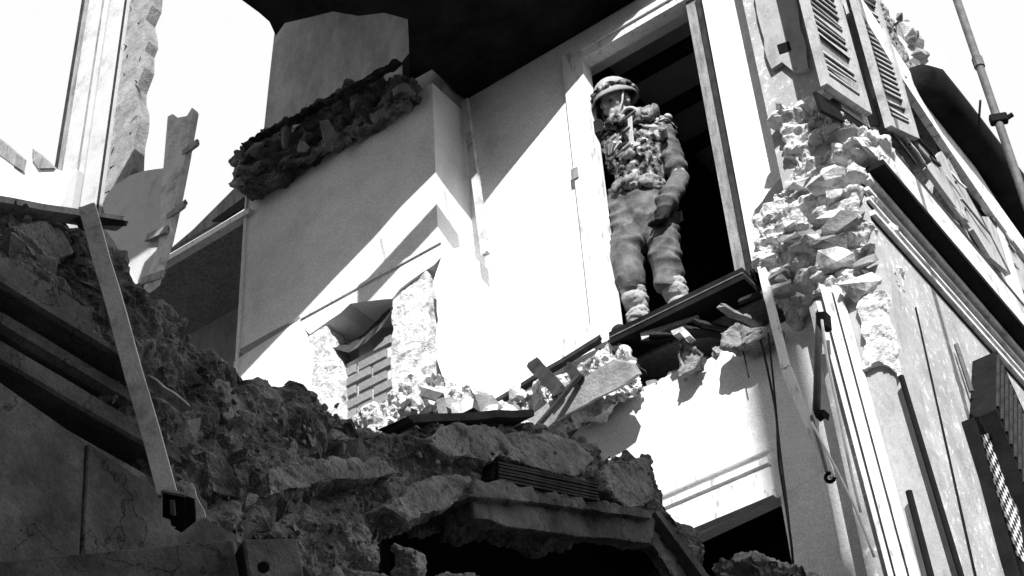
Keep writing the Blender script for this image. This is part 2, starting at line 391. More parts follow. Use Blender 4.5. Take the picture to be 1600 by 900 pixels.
mk('upper_breast', prism(pxy([(444, -80), (430, 40), (420, 130), (411, 215), (560, 190), (690, 150), (720, -80)], YB+.14), (0, .5, 0)), 'plaster_top', H)
# corner pole, alcove left of the breast
mk('alcove_back', box((-8.2, 6.42, 5.4), (-5.955, 6.5, 9.09)), 'plaster_grey', H)
mk('alcove_soffit', box((-7.7, YB+.03, 9.075), (-5.96, 6.42, 9.10)), 'grey_wood', H)
mk('alcove_edge', box((-6.82, YB-.03, 9.07), (-5.90, YB+.03, 9.115)), 'paint_wood', H)
mk('alcove_board', prism(pxy([(262, 392), (300, 360), (372, 288), (388, 300), (384, 318), (330, 352)], YB+.12), (0, .03, 0)), 'grey_wood', H)
mk('alcove_board', prism(pxy([(330, 345), (385, 305), (388, 318), (345, 345)], YB+.06), (0, .02, 0)), 'dark_wood', H)
# --- floor edge under the doorway
for k, (zz, yy, h, mt) in enumerate([(6.97, YD-.10, .03, 'soot'), (6.948, YD-.105, .008, 'iron'), (6.925, YD-.10, .03, 'soot')]):
    mk('threshold_rail', box((-3.47, yy, zz-h/2), (-2.66, YD+.09, zz+h/2)), mt, H)
for k in range(7):
    x0 = -3.45+k*.12+rng.uniform(-.03, .03)
    mk('splintered_board', beam((x0, YD-.06, 6.86+rng.uniform(-.05, .02)), (x0+rng.uniform(.1, .3), YD+rng.uniform(-.04, .12), 6.80+rng.uniform(-.12, .05)), rng.uniform(.02, .06), .018, rng=rng, jag=.02, nseg=3, wob=.006), rng.choice(['soot', 'dark_wood', 'dark_wood', 'grey_wood']), H)
mk('void_back', box((-4.4, 6.75, 5.9), (-2.3, 6.8, 6.98)), 'soot', H)  # near-black sheet, shade of the floor void put into its colour
mk('pale_joist', beam(ony(1003, 528, YD-.06), ony(1142, 470, YD+.05), .045, .03, side=(0, 0, 1), w2=.02), 'pale_wood', H)
# --- storey below
lw = [(880, 690), (905, 668), (925, 652), (944, 640), (962, 628), (985, 617), (1003, 606), (1024, 598), (1045, 586), (1060, 578), (1085, 566), (1105, 562), (1125, 550), (1150, 538), (1172, 533), (1190, 522), (1225, 503), (1262, 485), (1300, 472), (1340, 640), (1350, 700), (1219, 776), (1078, 842), (1010, 878), (880, 890)]
lwp = mk('lower_wall', prism(pxy(lw, YD), (0, .07, 0)), 'plaster', H)
mk('lower_pier', prism(pxy([(1219, 776.5), (1350, 700.5), (1420, 960), (1262, 1020)], YD), (0, .22, 0)), 'plaster', H)
for z, h, p in [(5.975, .03, .02), (5.90, .035, .035), (5.80, .13, .025), (5.72, .04, .045)]:
    mk('lintel_moulding', box((-3.7, YD-p, z-h/2), (-2.742, YD-.001, z+h/2)), 'paint_wood', H)
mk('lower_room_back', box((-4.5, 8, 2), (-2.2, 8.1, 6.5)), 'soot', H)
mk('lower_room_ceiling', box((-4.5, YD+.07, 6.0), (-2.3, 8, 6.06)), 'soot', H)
for i in range(26):
    f = rng.random(); x = 905+f*300; y = 663-f*148+rng.uniform(-6, 8)
    mk('stone', rock_bm(ony(x, y, YD+rng.uniform(.0, .2)), rng.uniform(.03, .08), rng), rng.choice(['stone_light', 'stone_light', 'stone_mid']), lwp)

# --- street front (facade), exterior face at X = XF
FW = mk('street_front', box((XF-.40, 6.0, 0.004), (XF, 12, 7.80)), 'facade', H)
mk('street_front_upper', prism([(XF, 6.0, 7.80), (XF, 6.5, 7.80), (XF, 6.5, 9.42), (XF, 6.3, 9.7), (XF, 6.0, 9.9)], (-.40, 0, 0)), 'facade', H)
mk('street_front_upper', prism([(XF, 7.55, 7.80), (XF, 12, 7.80), (XF, 12, 9.05), (XF, 9, 9.02), (XF, 7.55, 8.95)], (-.40, 0, 0)), 'facade', H)
mk('window_head', prism([(XF+.02, 6.5, 8.80), (XF+.02, 7.55, 8.72), (XF+.02, 9.6, 8.80), (XF+.02, 9.6, 8.98), (XF+.02, 7.55, 8.95), (XF+.02, 7.2, 9.05), (XF+.02, 6.8, 9.4), (XF+.02, 6.5, 9.45)], (-.42, 0, 0)), 'facade', H)
mk('string_course', prism(pxx([(1338, -10), (1350, 2), (1400, 78), (1440, 140), (1490, 208), (1560, 318), (1640, 430), (1640, 450), (1555, 338), (1480, 228), (1395, 100), (1340, 10)], XF+.07), (-.045, 0, 0)), 'facade_pale', H)
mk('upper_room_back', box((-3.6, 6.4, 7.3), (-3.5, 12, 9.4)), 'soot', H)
crumbled('broken_parapet', prism(pxx([(1330, -30), (1372, -10), (1396, 28), (1414, 62), (1442, 130), (1482, 190), (1562, 312), (1545, 322), (1470, 222), (1400, 116), (1345, 25)], XF+.02), (-.3, 0, 0)), 'stone_mid', H, .011, .035, 14)
cr = []
for i in range(26):
    f = i/25; x = 1392+f*165; y = 25+f*295+rng.uniform(-5, 5)
    if f < .5: x += 12
    cr.append(mk('stone', rock_bm(onx(x, y, XF-.08+rng.uniform(-.1, .08)), rng.uniform(.05, .13), rng), rng.choice(['stone_mid', 'stone_dark', 'stone_light']), FW))
mk('bent_rebar', tube([onx(x, y, XF-.05) for x, y in [(1368, 40), (1380, 44), (1392, 42), (1402, 36), (1407, 30)]], .008, 6), 'black_iron', H)
# shutters
def shutter(yl, zl, yr, zr, top, X, n, mat='shutter', name='shutter'):
    u = Vector((0, yr-yl, zr-zl)); A = Vector((X, yl, zl)); V = Vector((0, 0, 1)); L = u.length; ud = u/L
    def quad(f0, f1, g0, g1, th): return prism([A+u*f0+V*g0, A+u*f1+V*g0, A+u*f1+V*g1, A+u*f0+V*g1], (th, 0, 0))
    hgt = top
    s = mk(name, quad(0, .11, 0, hgt, .035), mat, H)
    mk('stile', quad(.89, 1, 0, hgt, .035), mat, s)
    mk('rail', quad(.112, .888, 0, .08, .033), mat, s); mk('rail', quad(.112, .888, hgt-.08, hgt, .033), mat, s)
    mk('back_board', quad(.11, .89, .0, hgt, -.012), 'grey_wood', s)
    st = (hgt-.16)/n
    for i in range(n):
        z = .085+st*i
        c0 = A+u*.112+V*z; c1 = A+u*.888+V*z
        b_ = prism([c0, c1, c1+Vector((-.004, 0, st*.95)), c0+Vector((-.004, 0, st*.95))], (.008, 0, 0))
        for v in b_.verts:
            if abs((v.co-c0).dot(V)-((v.co-c0).dot(ud))*ud.z/1) < st*.3: v.co.x += .012
        if rng.random() < .08: b_.free(); continue
        if rng.random() < .15:
            for v in b_.verts: v.co.z += (v.co.y-yl)*rng.choice([-.05, .04])
        mk('slat', b_, mat, s)
    return s
shutter(5.70, 7.54, 6.29, 7.79, 1.75, XF+.02, 32)
shutter(6.46, 7.82, 6.93, 8.08, 1.22, XF+.05, 24)
mk('shutter_gap_board', prism(pxx([(1303, 5), (1318, 8), (1376, 196), (1362, 196)], XF+.012), (-.01, 0, 0)), 'soot', H)  # thin black strip painting the shaded gap between the shutters
mk('window_dark_sill', prism(pxx([(1275, 142), (1352, 195), (1368, 205), (1320, 190), (1285, 172)], XF+.01), (-.02, 0, 0)), 'black_iron', H)
# closed planks of the third window
pl = [[(1471, 236), (1449, 262), (1517, 356), (1478, 246)], [(1481, 246), (1521, 358), (1548, 402), (1575, 425), (1530, 335)], [(1534, 338), (1580, 428), (1650, 520), (1650, 470), (1561, 340)]]
for k, p in enumerate(pl): mk('shutter_board', prism(pxx(p, XF+.04), (-.03, 0, 0)), 'shutter', H)
# balcony cornice
cn = mk('cornice', box((XF+.001, 6.05, 7.20), (XF+.12, 12, 7.45)), 'cornice', H)
mk('cornice_soffit', box((XF+.001, 6.0, 7.165), (XF+.135, 12, 7.198)), 'black_iron', cn)  # coloured black to paint the shade under the cornice
mk('cornice_ledge', box((XF+.001, 6.35, 7.452), (XF+.10, 12, 7.56)), 'dark_wood', cn)  # dark strip painting the shadow line between cornice and shutters
for z, p, h in [(7.12, .05, .035), (7.06, .03, .022), (7.00, .02, .018), (6.90, .03, .028)]:
    mk('moulding', box((XF+.001, 6.0, z), (XF+p, 12, z+h)), 'cornice', cn)
    mk('moulding_groove', box((XF+.0005, 6.0, z-.02), (XF+.004, 12, z-.001)), 'black_iron', cn)
for k in range(34):      # splintered trim along the front
    f = rng.random(); px_ = 1372+f*225; py_ = 120+f*290+rng.uniform(-50, 95); L_ = rng.uniform(14, 60)
    if py_ > 300+f*280: continue
    a_ = onx(px_, py_, XF+rng.uniform(.02, .06)); b_ = onx(px_+L_*.68+rng.uniform(-4, 4), py_+L_*.82+rng.uniform(-5, 5), XF+rng.uniform(.015, .08))
    mk('splinter', beam(a_, b_, rng.uniform(.008, .03), .012, side=(0, .5, 1), rng=rng, jag=.02, nseg=3, wob=.005), rng.choice(['grey_wood', 'black_iron', 'paint_wood', 'dark_wood', 'shutter']), H)
# broken end of the street front
se = [(1196, -60), (1240, -60), (1248, 0), (1262, 70), (1280, 142), (1330, 182), (1368, 200), (1366, 222), (1348, 244), (1343, 290), (1358, 350), (1380, 405), (1386, 452), (1330, 462), (1290, 450), (1255, 470), (1225, 478), (1200, 440), (1186, 398), (1180, 345), (1205, 305), (1232, 272), (1222, 205), (1212, 160), (1196, 80)]
SE = crumbled('broken_wall_end', prism(pxy([(p[0]-(12 if p[0] > 1300 else 0), p[1]) for p in se if p[1] > 100], 5.95), (0, .3, 0)), 'masonry', H, .0105, .055, 11, .6, (1, 1, 1.2), 1.0)
mk('wall_end_render', prism(pxy(jagline([(1170, -80), (1232, -80), (1243, 0), (1256, 60), (1262, 105), (1240, 112), (1222, 96), (1206, 108), (1198, 90), (1182, 20)], rng, 14, 2.5), 5.97), (0, .25, 0)), 'plaster_grey', H)
mk('putlog_hole', prism(pxy([(1214, 70), (1232, 64), (1236, 78), (1218, 84)], 5.966), (0, .02, 0)), 'soot', H)
for i in range(26):
    for _ in range(40):
        x = rng.uniform(1190, 1380); y = rng.uniform(120, 470)
        lx = 1215 if y < 270 else (1232-(y-270)*.6 if y < 350 else 1188); rx = 1245+(y-100)*.8 if y < 200 else (1328 if y < 300 else 1328+(y-300)*.25)
        if lx+4 < x < rx-4: break
    mk('stone', rock_bm(ony(x, y, 5.94+rng.uniform(-.02, .05)), rng.choice([.07, .09, .12, .15])*rng.uniform(.8, 1.2), rng, (1.5, .8, .75), tilt=.35, n=16), rng.choice(['stone_light', 'stone_light', 'stone_light', 'masonry', 'masonry', 'stone_mid']), SE)
mk('conduit', tube([ony(1164, -20, YD-.04), ony(1186, 80, YD-.04), ony(1206, 165, YD-.04), ony(1214, 188, YD-.04)], .02, 6), 'grey_wood', H)
# painted boards on the end of the wall, storey below
ez = 5.94
def strip(x0, y0, x1, y1, wpx, mat, name, Y=ez, th=.05):
    return mk(name, prism(pxy([(x0-wpx/2, y0), (x0+wpx/2, y0), (x1+wpx*.6, y1), (x1-wpx*.6, y1)], Y), (0, th, 0)), mat, H)
mk('end_render', prism(pxy(jagline([(1296, 462), (1392, 440), (1400, 500), (1508, 940), (1420, 960)], rng, 25, 2), ez+.03), (0, .1, 0)), 'plaster_grey', H)
strip(1289, 448, 1420, 940, 16, 'paint_wood', 'frame_board')
strip(1304, 446, 1438, 940, 10, 'paint_wood', 'frame_board', ez-.02, .04)
strip(1278, 470, 1392, 900, 7, 'paint_wood', 'frame_board', ez+.02, .04)
crumbled('torn_plaster', prism(pxy([(1330, 455), (1385, 452), (1400, 540), (1405, 590), (1375, 565), (1345, 580), (1350, 530)], ez+.0), (0, .06, 0)), 'masonry', H, .010, .016, 9)
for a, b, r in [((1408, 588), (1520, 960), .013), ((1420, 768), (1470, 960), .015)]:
    mk('downpipe', tube([ony(*a, ez-.01), ony((a[0]+b[0])/2, (a[1]+b[1])/2, ez-.01), ony(*b, ez-.01)], r, 8), 'black_iron', H)  # black tubes added in place of dark vertical streaks, not real pipes
mk('facade_seam', prism(pxx([(1430, 480), (1432, 480), (1540, 960), (1536, 960)], XF+.004), (-.002, 0, 0)), 'soot', H)
# upper eave / rolled hood
prof = [(-.02, -.15), (.08, -.14), (.16, -.09), (.20, .0), (.19, .08), (.13, .14), (.04, .16), (-.05, .13)]
bm = bmesh.new(); rows = []
for y, s in [(7.20, .35), (7.24, .75), (7.34, .98), (7.7, 1), (9, 1), (12, 1)]:
    rows.append([bm.verts.new((XF+.04+px*s, y, 8.80+.02*(y-7)+pz*s)) for px, pz in prof])
for i in range(len(rows)-1):
    for j in range(8): bm.faces.new((rows[i][j], rows[i][(j+1) % 8], rows[i+1][(j+1) % 8], rows[i+1][j]))
bm.faces.new(rows[0][::-1]); bm.faces.new(rows[-1])
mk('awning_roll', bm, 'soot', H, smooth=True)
mk('awning_arm', beam((XF+.30, 7.7, 8.86), (XF+.05, 8.1, 8.72), .012, .012), 'iron', H)
# ================================================================ ARCHED RUIN IN FRONT (plane X = XR)
A = thing('arched_wall', (XR, 4.0, 0), 'dark crumbling wall with broken arch and cornice heaped with rubble', 'wall')
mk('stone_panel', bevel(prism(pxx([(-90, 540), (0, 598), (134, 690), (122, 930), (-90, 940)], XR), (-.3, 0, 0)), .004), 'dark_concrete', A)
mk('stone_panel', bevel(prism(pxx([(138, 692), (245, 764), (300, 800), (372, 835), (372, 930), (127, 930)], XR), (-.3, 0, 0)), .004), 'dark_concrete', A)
mk('wall_core', box((XR-.5, 1.2, .004), (XR-.02, 2.95, 4.26)), 'rubble_dark', A)
mk('wall_core', box((XR-.5, 2.95, .004), (XR-.06, 3.6, 4.3)), 'rubble_dark', A)
def moulding(name, prof, y0, y1, mat, rngs):
    bm = bmesh.new(); rows = []
    for i in range(9):
        y = y0+(y1-y0)*i/8
        rows.append([bm.verts.new((XR+px, y+(rngs.uniform(-.05, .05) if i == 8 else 0), pz+rngs.uniform(-.0015, .0015))) for px, pz in prof])
    k = len(prof)
    for i in range(8):
        for j in range(k): bm.faces.new((rows[i][j], rows[i][(j+1) % k], rows[i+1][(j+1) % k], rows[i+1][j]))
    bm.faces.new(rows[0][::-1]); bm.faces.new(rows[-1]); return mk(name, bm, mat, A)
rg = random.Random(3)
def worn(o):
    me = o.data; b = bmesh.new(); b.from_mesh(me); me2 = displace(remeshed(b, .0065), chunky(.002, 13, .5, 5, (1, .5, 1), .9, .003)); mt = me.materials[0]; o.data = me2; me2.materials.clear(); me2.materials.append(mt)
moulding('frieze_moulding', [(-.3, 4.305), (.025, 4.305), (.035, 4.312), (.035, 4.36), (.028, 4.37), (-.3, 4.37)], 1.2, 2.70, 'dark_concrete', rg)
moulding('cornice_moulding', [(-.3, 4.39), (.03, 4.39), (.055, 4.40), (.06, 4.43), (-.3, 4.43)], 1.2, 2.50, 'dark_concrete', rg)
moulding('cornice_moulding', [(-.3, 4.452), (.11, 4.452), (.125, 4.458), (.125, 4.478), (.105, 4.485), (-.3, 4.485)], 1.2, 2.47, 'dark_concrete', rg)
moulding('cornice_moulding', [(-.3, 4.51), (.075, 4.51), (.085, 4.515), (.085, 4.585), (.06, 4.59), (-.3, 4.59)], 1.2, 2.33, 'dark_concrete', rg)
m1 = [(-90, 255), (0, 304), (40, 316), (112, 326), (155, 372), (190, 430), (228, 478), (262, 492), (300, 535), (345, 560), (385, 585), (425, 618), (470, 612), (510, 625), (490, 700), (460, 760), (450, 838), (362, 838), (300, 795), (250, 745), (232, 700), (185, 640), (140, 590), (80, 530), (0, 445), (-90, 385)]
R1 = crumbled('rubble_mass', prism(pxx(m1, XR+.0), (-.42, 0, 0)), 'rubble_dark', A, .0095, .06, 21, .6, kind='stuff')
m2 = [(425, 618), (470, 612), (540, 635), (575, 662), (620, 666), (690, 655), (785, 661), (850, 668), (915, 682), (948, 713), (1015, 711), (1022, 745), (1050, 790), (1096, 845), (1115, 910), (1060, 910), (1022, 812), (790, 786), (742, 780), (719, 790), (677, 801), (622, 822), (590, 862), (572, 915), (445, 915), (445, 838), (455, 760)]
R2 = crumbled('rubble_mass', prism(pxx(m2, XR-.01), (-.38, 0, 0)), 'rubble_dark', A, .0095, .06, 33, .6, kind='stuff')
# dressed pieces still in place over the arch
lt = crumbled('arch_lintel', prism(pxx([(736, 776), (1021, 812), (1020, 850), (900, 837), (790, 822), (766, 812), (742, 810)], XR+.06), (-.08, 0, 0)), 'dark_concrete', A, .008, .012, 4, .6)
crumbled('lintel_ledge', prism(pxx([(745, 746), (790, 752), (1024, 797), (1021, 811), (780, 778), (736, 776)], XR+.10), (-.2, 0, 0)), 'dark_concrete', A, .008, .012, 5, .7)
crumbled('arch_leg', prism(pxx([(1025, 799), (1046, 802), (1122, 915), (1066, 915), (1022, 850)], XR+.05), (-.08, 0, 0)), 'dark_concrete', A, .009, .018, 6)
mk('leg_moulding', prism(pxx([(1024, 800), (1030, 797), (1118, 915), (1108, 915)], XR+.09), (-.05, 0, 0)), 'dark_concrete', A)
mk('recess_panel', prism(pxx([(772, 722), (840, 735), (905, 755), (934, 783), (860, 772), (768, 748)], XR+.03), (-.05, 0, 0)), 'soot', A)
for k in range(6):
    a = (776, 724+k*5.2); b = (932, 757+k*5.0)
    mk('lath', beam(onx(*a, XR+.04), onx(*b, XR+.04), .009, .02, side=(0, 0, 1), rng=rg, jag=.01, nseg=4, wob=.003), 'dark_wood', A)
for nm, p, mt, x in [('stone_block', [(420, 728), (470, 718), (520, 712), (600, 716), (628, 738), (600, 747), (540, 750), (470, 765), (425, 776)], 'stone_dark', .05),
                  ('stone_block', [(944, 716), (1015, 713), (1021, 750), (1030, 785), (985, 795), (950, 765)], 'stone_dark', .03),
                  ('stone_block', [(690, 662), (780, 667), (800, 700), (770, 720), (700, 712), (668, 690)], 'stone_dark', .04),
                  ('stone_block', [(790, 670), (900, 688), (935, 720), (900, 745), (830, 728), (785, 712)], 'stone_dark', .04),
                  ('stone_block', [(600, 790), (680, 740), (735, 748), (740, 775), (700, 792), (640, 812)], 'stone_dark', .05),
                  ('stone_block', [(150, 455), (205, 440), (228, 478), (180, 510)], 'stone_dark', .02),
                  ('stone_block', [(20, 350), (95, 352), (120, 395), (60, 410)], 'stone_dark', .02),
                  ('stone_block', [(330, 590), (395, 606), (410, 650), (350, 655)], 'stone_dark', .02),
                  ('stone_block', [(255, 560), (310, 568), (330, 600), (275, 612)], 'rubble_dark', .03),
                  ('stone_block', [(470, 650), (545, 655), (560, 690), (490, 700)], 'rubble_dark', .03),
                  ('stone_block', [(320, 700), (372, 720), (380, 780), (335, 770)], 'rubble_dark', .03),
                  ('stone_block', [(383, 690), (405, 692), (412, 716), (390, 718)], 'stone_dark', .10)]:
    crumbled(nm, prism(pxx(p, XR+x), (-.25, 0, 0)), mt, A, .009, .02, int(p[0][0]), .8)
def inside(p, poly):
    c = False; x, y = p
    for (x0, y0), (x1, y1) in zip(poly, poly[1:]+poly[:1]):
        if (y0 > y) != (y1 > y) and x < (x1-x0)*(y-y0)/(y1-y0)+x0: c = not c
    return c
rg = random.Random(12)
small = bmesh.new(); cnt = 0
for mass, R, N in ((m1, R1, 24), (m2, R2, 22)):
    xs = [p[0] for p in mass]; ys = [p[1] for p in mass]; k = 0
    while k < N:
        p = (rg.uniform(max(0, min(xs)), max(xs)), rg.uniform(min(ys), max(ys)))
        if not inside(p, mass): continue
        if 735 < p[0] < 1060 and p[1] > 720+(p[0]-770)*.22: continue
        k += 1; s = rg.choice([.035, .05, .07, .1, .13])*rg.uniform(.8, 1.2)
        mk('stone', rock_bm(onx(*p, XR+rg.uniform(-.05, .01)), s, rg, (1.3, .9, .8)), rg.choice(['stone_dark', 'rubble_dark', 'rubble_dark', 'rubble_dark']), A)
    k = 0
    while k < N*9:
        p = (rg.uniform(max(-20, min(xs)), max(xs)), rg.uniform(min(ys), max(ys)))
        if not inside(p, mass): continue
        if 735 < p[0] < 1060 and p[1] > 720+(p[0]-770)*.22: continue
        k += 1; rock_bm(onx(*p, XR+rg.uniform(-.01, .045)), rg.uniform(.008, .028), rg, bm=small, n=8)
mk('grit', small, 'rubble_dark', A, kind='stuff')
# stone at the foot of the arch and the sloping bottom beam
D0 = CAM+ray(-60, 972)*4.1; D1 = CAM+ray(361, 928)*4.35; D2 = CAM+ray(365, 928)*4.35; D3 = CAM+ray(450, 926)*4.42
ln = thing('stone_beam', (D1.x, D1.y, 0), 'long dark stone beam along the lower left edge under the cracked panels', 'beam')
mk('beam_block', bevel(beam(D0, D1, .18, .25, side=(0, 0, 1)), .006), 'dark_concrete', ln)
eb = mk('beam_block', bevel(beam(D2, D3, .185, .25, side=(0, 0, 1)), .006), 'dark_concrete', ln)
fwd = (CAM-D2).normalized()
bm = bmesh.new(); bmesh.ops.create_cone(bm, cap_ends=True, segments=12, radius1=.016, radius2=.013, depth=.03)
bmesh.ops.transform(bm, matrix=fwd.to_track_quat('Z', 'Y').to_matrix().to_4x4(), verts=bm.verts); bmesh.ops.translate(bm, vec=CAM+ray(412, 886)*4.24, verts=bm.verts)
mk('bolt', bm, 'black_iron', eb)
mk('beam_pier', box((D1.x-.35, D1.y-.4, .004), (D1.x+.0, D1.y+.2, D1.z-.12)), 'dark_concrete', ln)
# inner floor and walls behind the ruin, painted black for shade in the arch
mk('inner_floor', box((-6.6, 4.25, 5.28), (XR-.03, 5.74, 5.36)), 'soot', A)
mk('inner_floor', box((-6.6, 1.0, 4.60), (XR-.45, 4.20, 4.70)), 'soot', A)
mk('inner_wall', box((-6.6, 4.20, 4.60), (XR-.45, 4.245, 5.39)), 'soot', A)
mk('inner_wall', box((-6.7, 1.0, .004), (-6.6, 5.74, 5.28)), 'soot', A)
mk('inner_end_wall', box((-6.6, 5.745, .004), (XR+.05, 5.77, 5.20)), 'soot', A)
# stones at the very bottom of the view
for i, (x, y, s, d, lab) in enumerate([(600, 925, .16, 5.0, 'cracked pale stone low in the arch opening, left of the smooth one'), (648, 912, .17, 5.05, 'rounded stone standing highest in the arch opening'), (715, 928, .17, 5.1, 'flat stone low in the arch opening, furthest right')]):
    c = CAM+ray(x, y)*d
    me = displace(remeshed(rock_bm(c, s, random.Random(40+i), (1.5, 1, .8), n=16), .01, 3), chunky(.005, 25, .5, i))
    o = mk('rubble_stone', me, 'stone_mid', None, label=lab, category='stone', group='stones in the arch opening')
st_ = thing('rubble_pile', CAM+ray(640, 960)*5.05-Vector((0, 0, .0)), 'rubble heap carrying the stones in the arch opening', 'rubble')
c = CAM+ray(650, 960)*5.1
mk('heap', box((c.x-.5, c.y+.0, .004), (c.x+.02, c.y+.4, c.z-.02)), 'rubble_dark', st_)
rp = [(1100, 910), (1112, 876), (1150, 868), (1190, 872), (1215, 866), (1232, 872), (1270, 880), (1292, 905), (1290, 960), (1100, 960)]
hp = crumbled('stone_heap', prism(pxy(rp, 5.3), (0, .4, 0)), 'stone_mid', None, .011, .05, 77)
hp['label'] = 'lumpy grey heap of broken masonry at the foot of the lower doorway'; hp['category'] = 'rubble'

# ================================================================ RUBBLE AND TIMBER IN THE OPENED FLOOR
fl = thing('hearth_rubble', ony(690, 680, 5.6), 'bright heap of broken plaster below the brick fireplace', 'rubble')
hr = crumbled('heap', prism(pxy([(540, 648), (600, 622), (640, 590), (690, 584), (735, 602), (772, 622), (800, 642), (805, 700), (560, 715)], 5.62), (0, .15, 0)), 'masonry', fl, .010, .05, 51, kind='stuff')
rg = random.Random(5)
for i in range(28):
    x = rg.uniform(585, 800); y = 662-45*math.exp(-((x-680)/70)**2)+rg.uniform(-12, 15)
    mk('stone', rock_bm(ony(x, y, 5.56+rg.uniform(-.06, .05)), rg.choice([.05, .07, .1, .13])*rg.uniform(.8, 1.2), rg, (1.3, .8, .8)), rg.choice(['stone_light', 'stone_light', 'stone_mid', 'masonry']), fl)
def board(name, a, b, plane, w, h, mat, label, side=(0, 0, 1), rngs=rg, jag=.015, nseg=5, wob=.003, depth=None, w2=None, cat='board', group=None):
    if depth: pa = CAM+ray(*a)*depth[0]; pb = CAM+ray(*b)*depth[1]
    else: pa = (onx if plane[0] == 'x' else ony)(*a, plane[1]); pb = (onx if plane[0] == 'x' else ony)(*b, plane[2] if len(plane) > 2 else plane[1])
    o = mk(name, beam(pa, pb, w, h, side=side, rng=rngs, jag=jag, nseg=nseg, wob=wob, w2=w2), mat)
    o['label'] = label; o['category'] = cat
    if group: o['group'] = group
    return o
board('bent_strut', (660, 614), (690, 622), ('y', 5.42), .045, .03, 'iron', 'bent dark strut lying over the heap under the fireplace', cat='strut')
board('leaning_slat', (688, 624), (694, 662), ('y', 5.41), .04, .02, 'stone_mid', 'short grey slat standing upright in the plaster heap', cat='slat')
board('broken_slat', (672, 640), (640, 668), ('y', 5.42), .05, .02, 'dark_wood', 'dark broken slat sloping left in the plaster heap', cat='slat')
board('charred_plank', (618, 666), (812, 655), ('x', XR-.06), .03, .14, 'dark_wood', 'black charred plank lying flat on the crest over the arch', nseg=6, wob=.006, cat='plank')
# floor edge left of the doorway
fe = thing('broken_floor', ony(880, 660, 6.0), 'torn floor edge with plaster lumps below the white skirting board', 'floor edge')
crumbled('heap', prism(pxy([(778, 642), (830, 604), (935, 542), (962, 520), (975, 540), (985, 566), (1003, 602), (925, 655), (880, 668), (800, 660)], 6.03), (0, .08, 0)), 'masonry', fe, .010, .04, 61, kind='stuff')
for i in range(36):
    f = rg.random(); x = 790+f*200; y = 640-f*80+rg.uniform(-22, 22)
    mk('stone', rock_bm(ony(x, y, 5.99+rg.uniform(-.04, .05)), rg.choice([.04, .06, .08, .1])*rg.uniform(.8, 1.2), rg, (1.2, .8, .8)), rg.choice(['stone_light', 'stone_light', 'stone_mid', 'stone_dark']), fe)
mk('edge_batten', beam(ony(768, 634, 6.04), ony(938, 530, 6.04), .025, .04, side=(0, 0, 1), rng=rg, jag=.02, nseg=6, wob=.004), 'dark_wood', fe)
sl_ = prism(pxy(jagline([(818, 658), (880, 612), (958, 562), (985, 568), (996, 585), (975, 600), (930, 622), (885, 648), (852, 670)], rg, 14, 2), 5.90), (0, .05, .03))
o = mk('fallen_slab', sl_, 'stone_mid'); o['label'] = 'grey broken slab tilted on the floor edge left of the black void'; o['category'] = 'slab'
board('floor_board', (832, 566), (874, 612), ('y', 5.93, 5.85), .075, .02, 'dark_wood', 'dark short board end jutting up across the torn floor edge', side=(1, 0, .4))
board('floor_board', (886, 572), (908, 594), ('y', 5.93, 5.88), .05, .02, 'dark_wood', 'smaller dark board stub right of the jutting board end', side=(1, 0, .4))
board('floor_board', (905, 588), (838, 668), ('y', 5.87, 5.80), .035, .02, 'dark_wood', 'dark batten lying down across the tilted slab', side=(1, 0, .4))
o = crumbled('masonry_lump', prism(pxy([(1125, 520), (1150, 505), (1178, 508), (1205, 500), (1212, 520), (1160, 540), (1130, 545)], 5.98), (0, .12, 0)), 'stone_mid', None, .009, .025, 71)
o['label'] = 'grey lump of masonry at the right end of the black floor void'; o['category'] = 'masonry'
o = crumbled('masonry_lump', prism(pxy([(1052, 548), (1062, 520), (1080, 535), (1100, 552), (1085, 575), (1058, 590)], 6.02), (0, .08, 0)), 'stone_mid', None, .009, .02, 72)
o['label'] = 'narrow dark lump standing in the middle of the floor void'; o['category'] = 'masonry'
o = mk('steel_bracket', prism(pxy([(1048, 517), (1066, 510), (1078, 524), (1070, 528), (1062, 519), (1052, 524)], 5.97), (0, .06, 0)), 'pale_wood'); o['label'] = 'small pale angle bracket in the black void under the doorway'; o['category'] = 'bracket'

# ================================================================ LOOSE TIMBER ON THE LEFT
board('long_batten', (136, 322), (262, 772), None, .047, .02, 'pale_wood', 'long pale batten slanting down across the dark rubble on the left', side=RGT, depth=(4.75, 4.45), jag=.006, nseg=10, wob=.002, w2=.05, cat='batten')
board('edge_plank', (-30, 314), (190, 350), None, .022, .05, 'grey_wood', 'grey plank lying level on the rubble crest behind the long batten', side=(0, 0, 1), depth=(4.62, 4.95), cat='plank')
o = mk('plank_stub', prism([CAM+ray(x, y)*4.82 for x, y in [(112, 328), (140, 336), (197, 345), (194, 353), (150, 352), (142, 368), (122, 356)]], RGT.cross(UPV)*-.03), 'dark_wood'); o['label'] = 'charred plank end sticking out right of the batten top'; o['category'] = 'plank'
board('short_batten', (228, 592), (292, 640), None, .03, .02, 'grey_wood', 'short grey batten lying in the rubble beside the long batten', side=UPV, depth=(4.8, 4.78), cat='batten')
board('thin_lath', (222, 650), (242, 742), None, .008, .012, 'dark_wood', 'thin dark lath close along the left side of the long batten', side=RGT, depth=(4.55, 4.5), cat='lath', jag=0)
board('short_board', (292, 758), (314, 812), None, .028, .012, 'pale_wood', 'short pale slat beside the iron shoe of the long batten', side=RGT, depth=(4.46, 4.44), cat='slat', jag=.003)
sh = thing('iron_shoe', CAM+ray(280, 830)*4.45, 'black iron shoe holding the lower end of the long batten', 'bracket')
mk('plate', prism([CAM+ray(x, y)*4.42 for x, y in [(254, 768), (288, 774), (290, 826), (268, 822), (266, 812), (254, 808)]], FWD*.05), 'black_iron', sh)
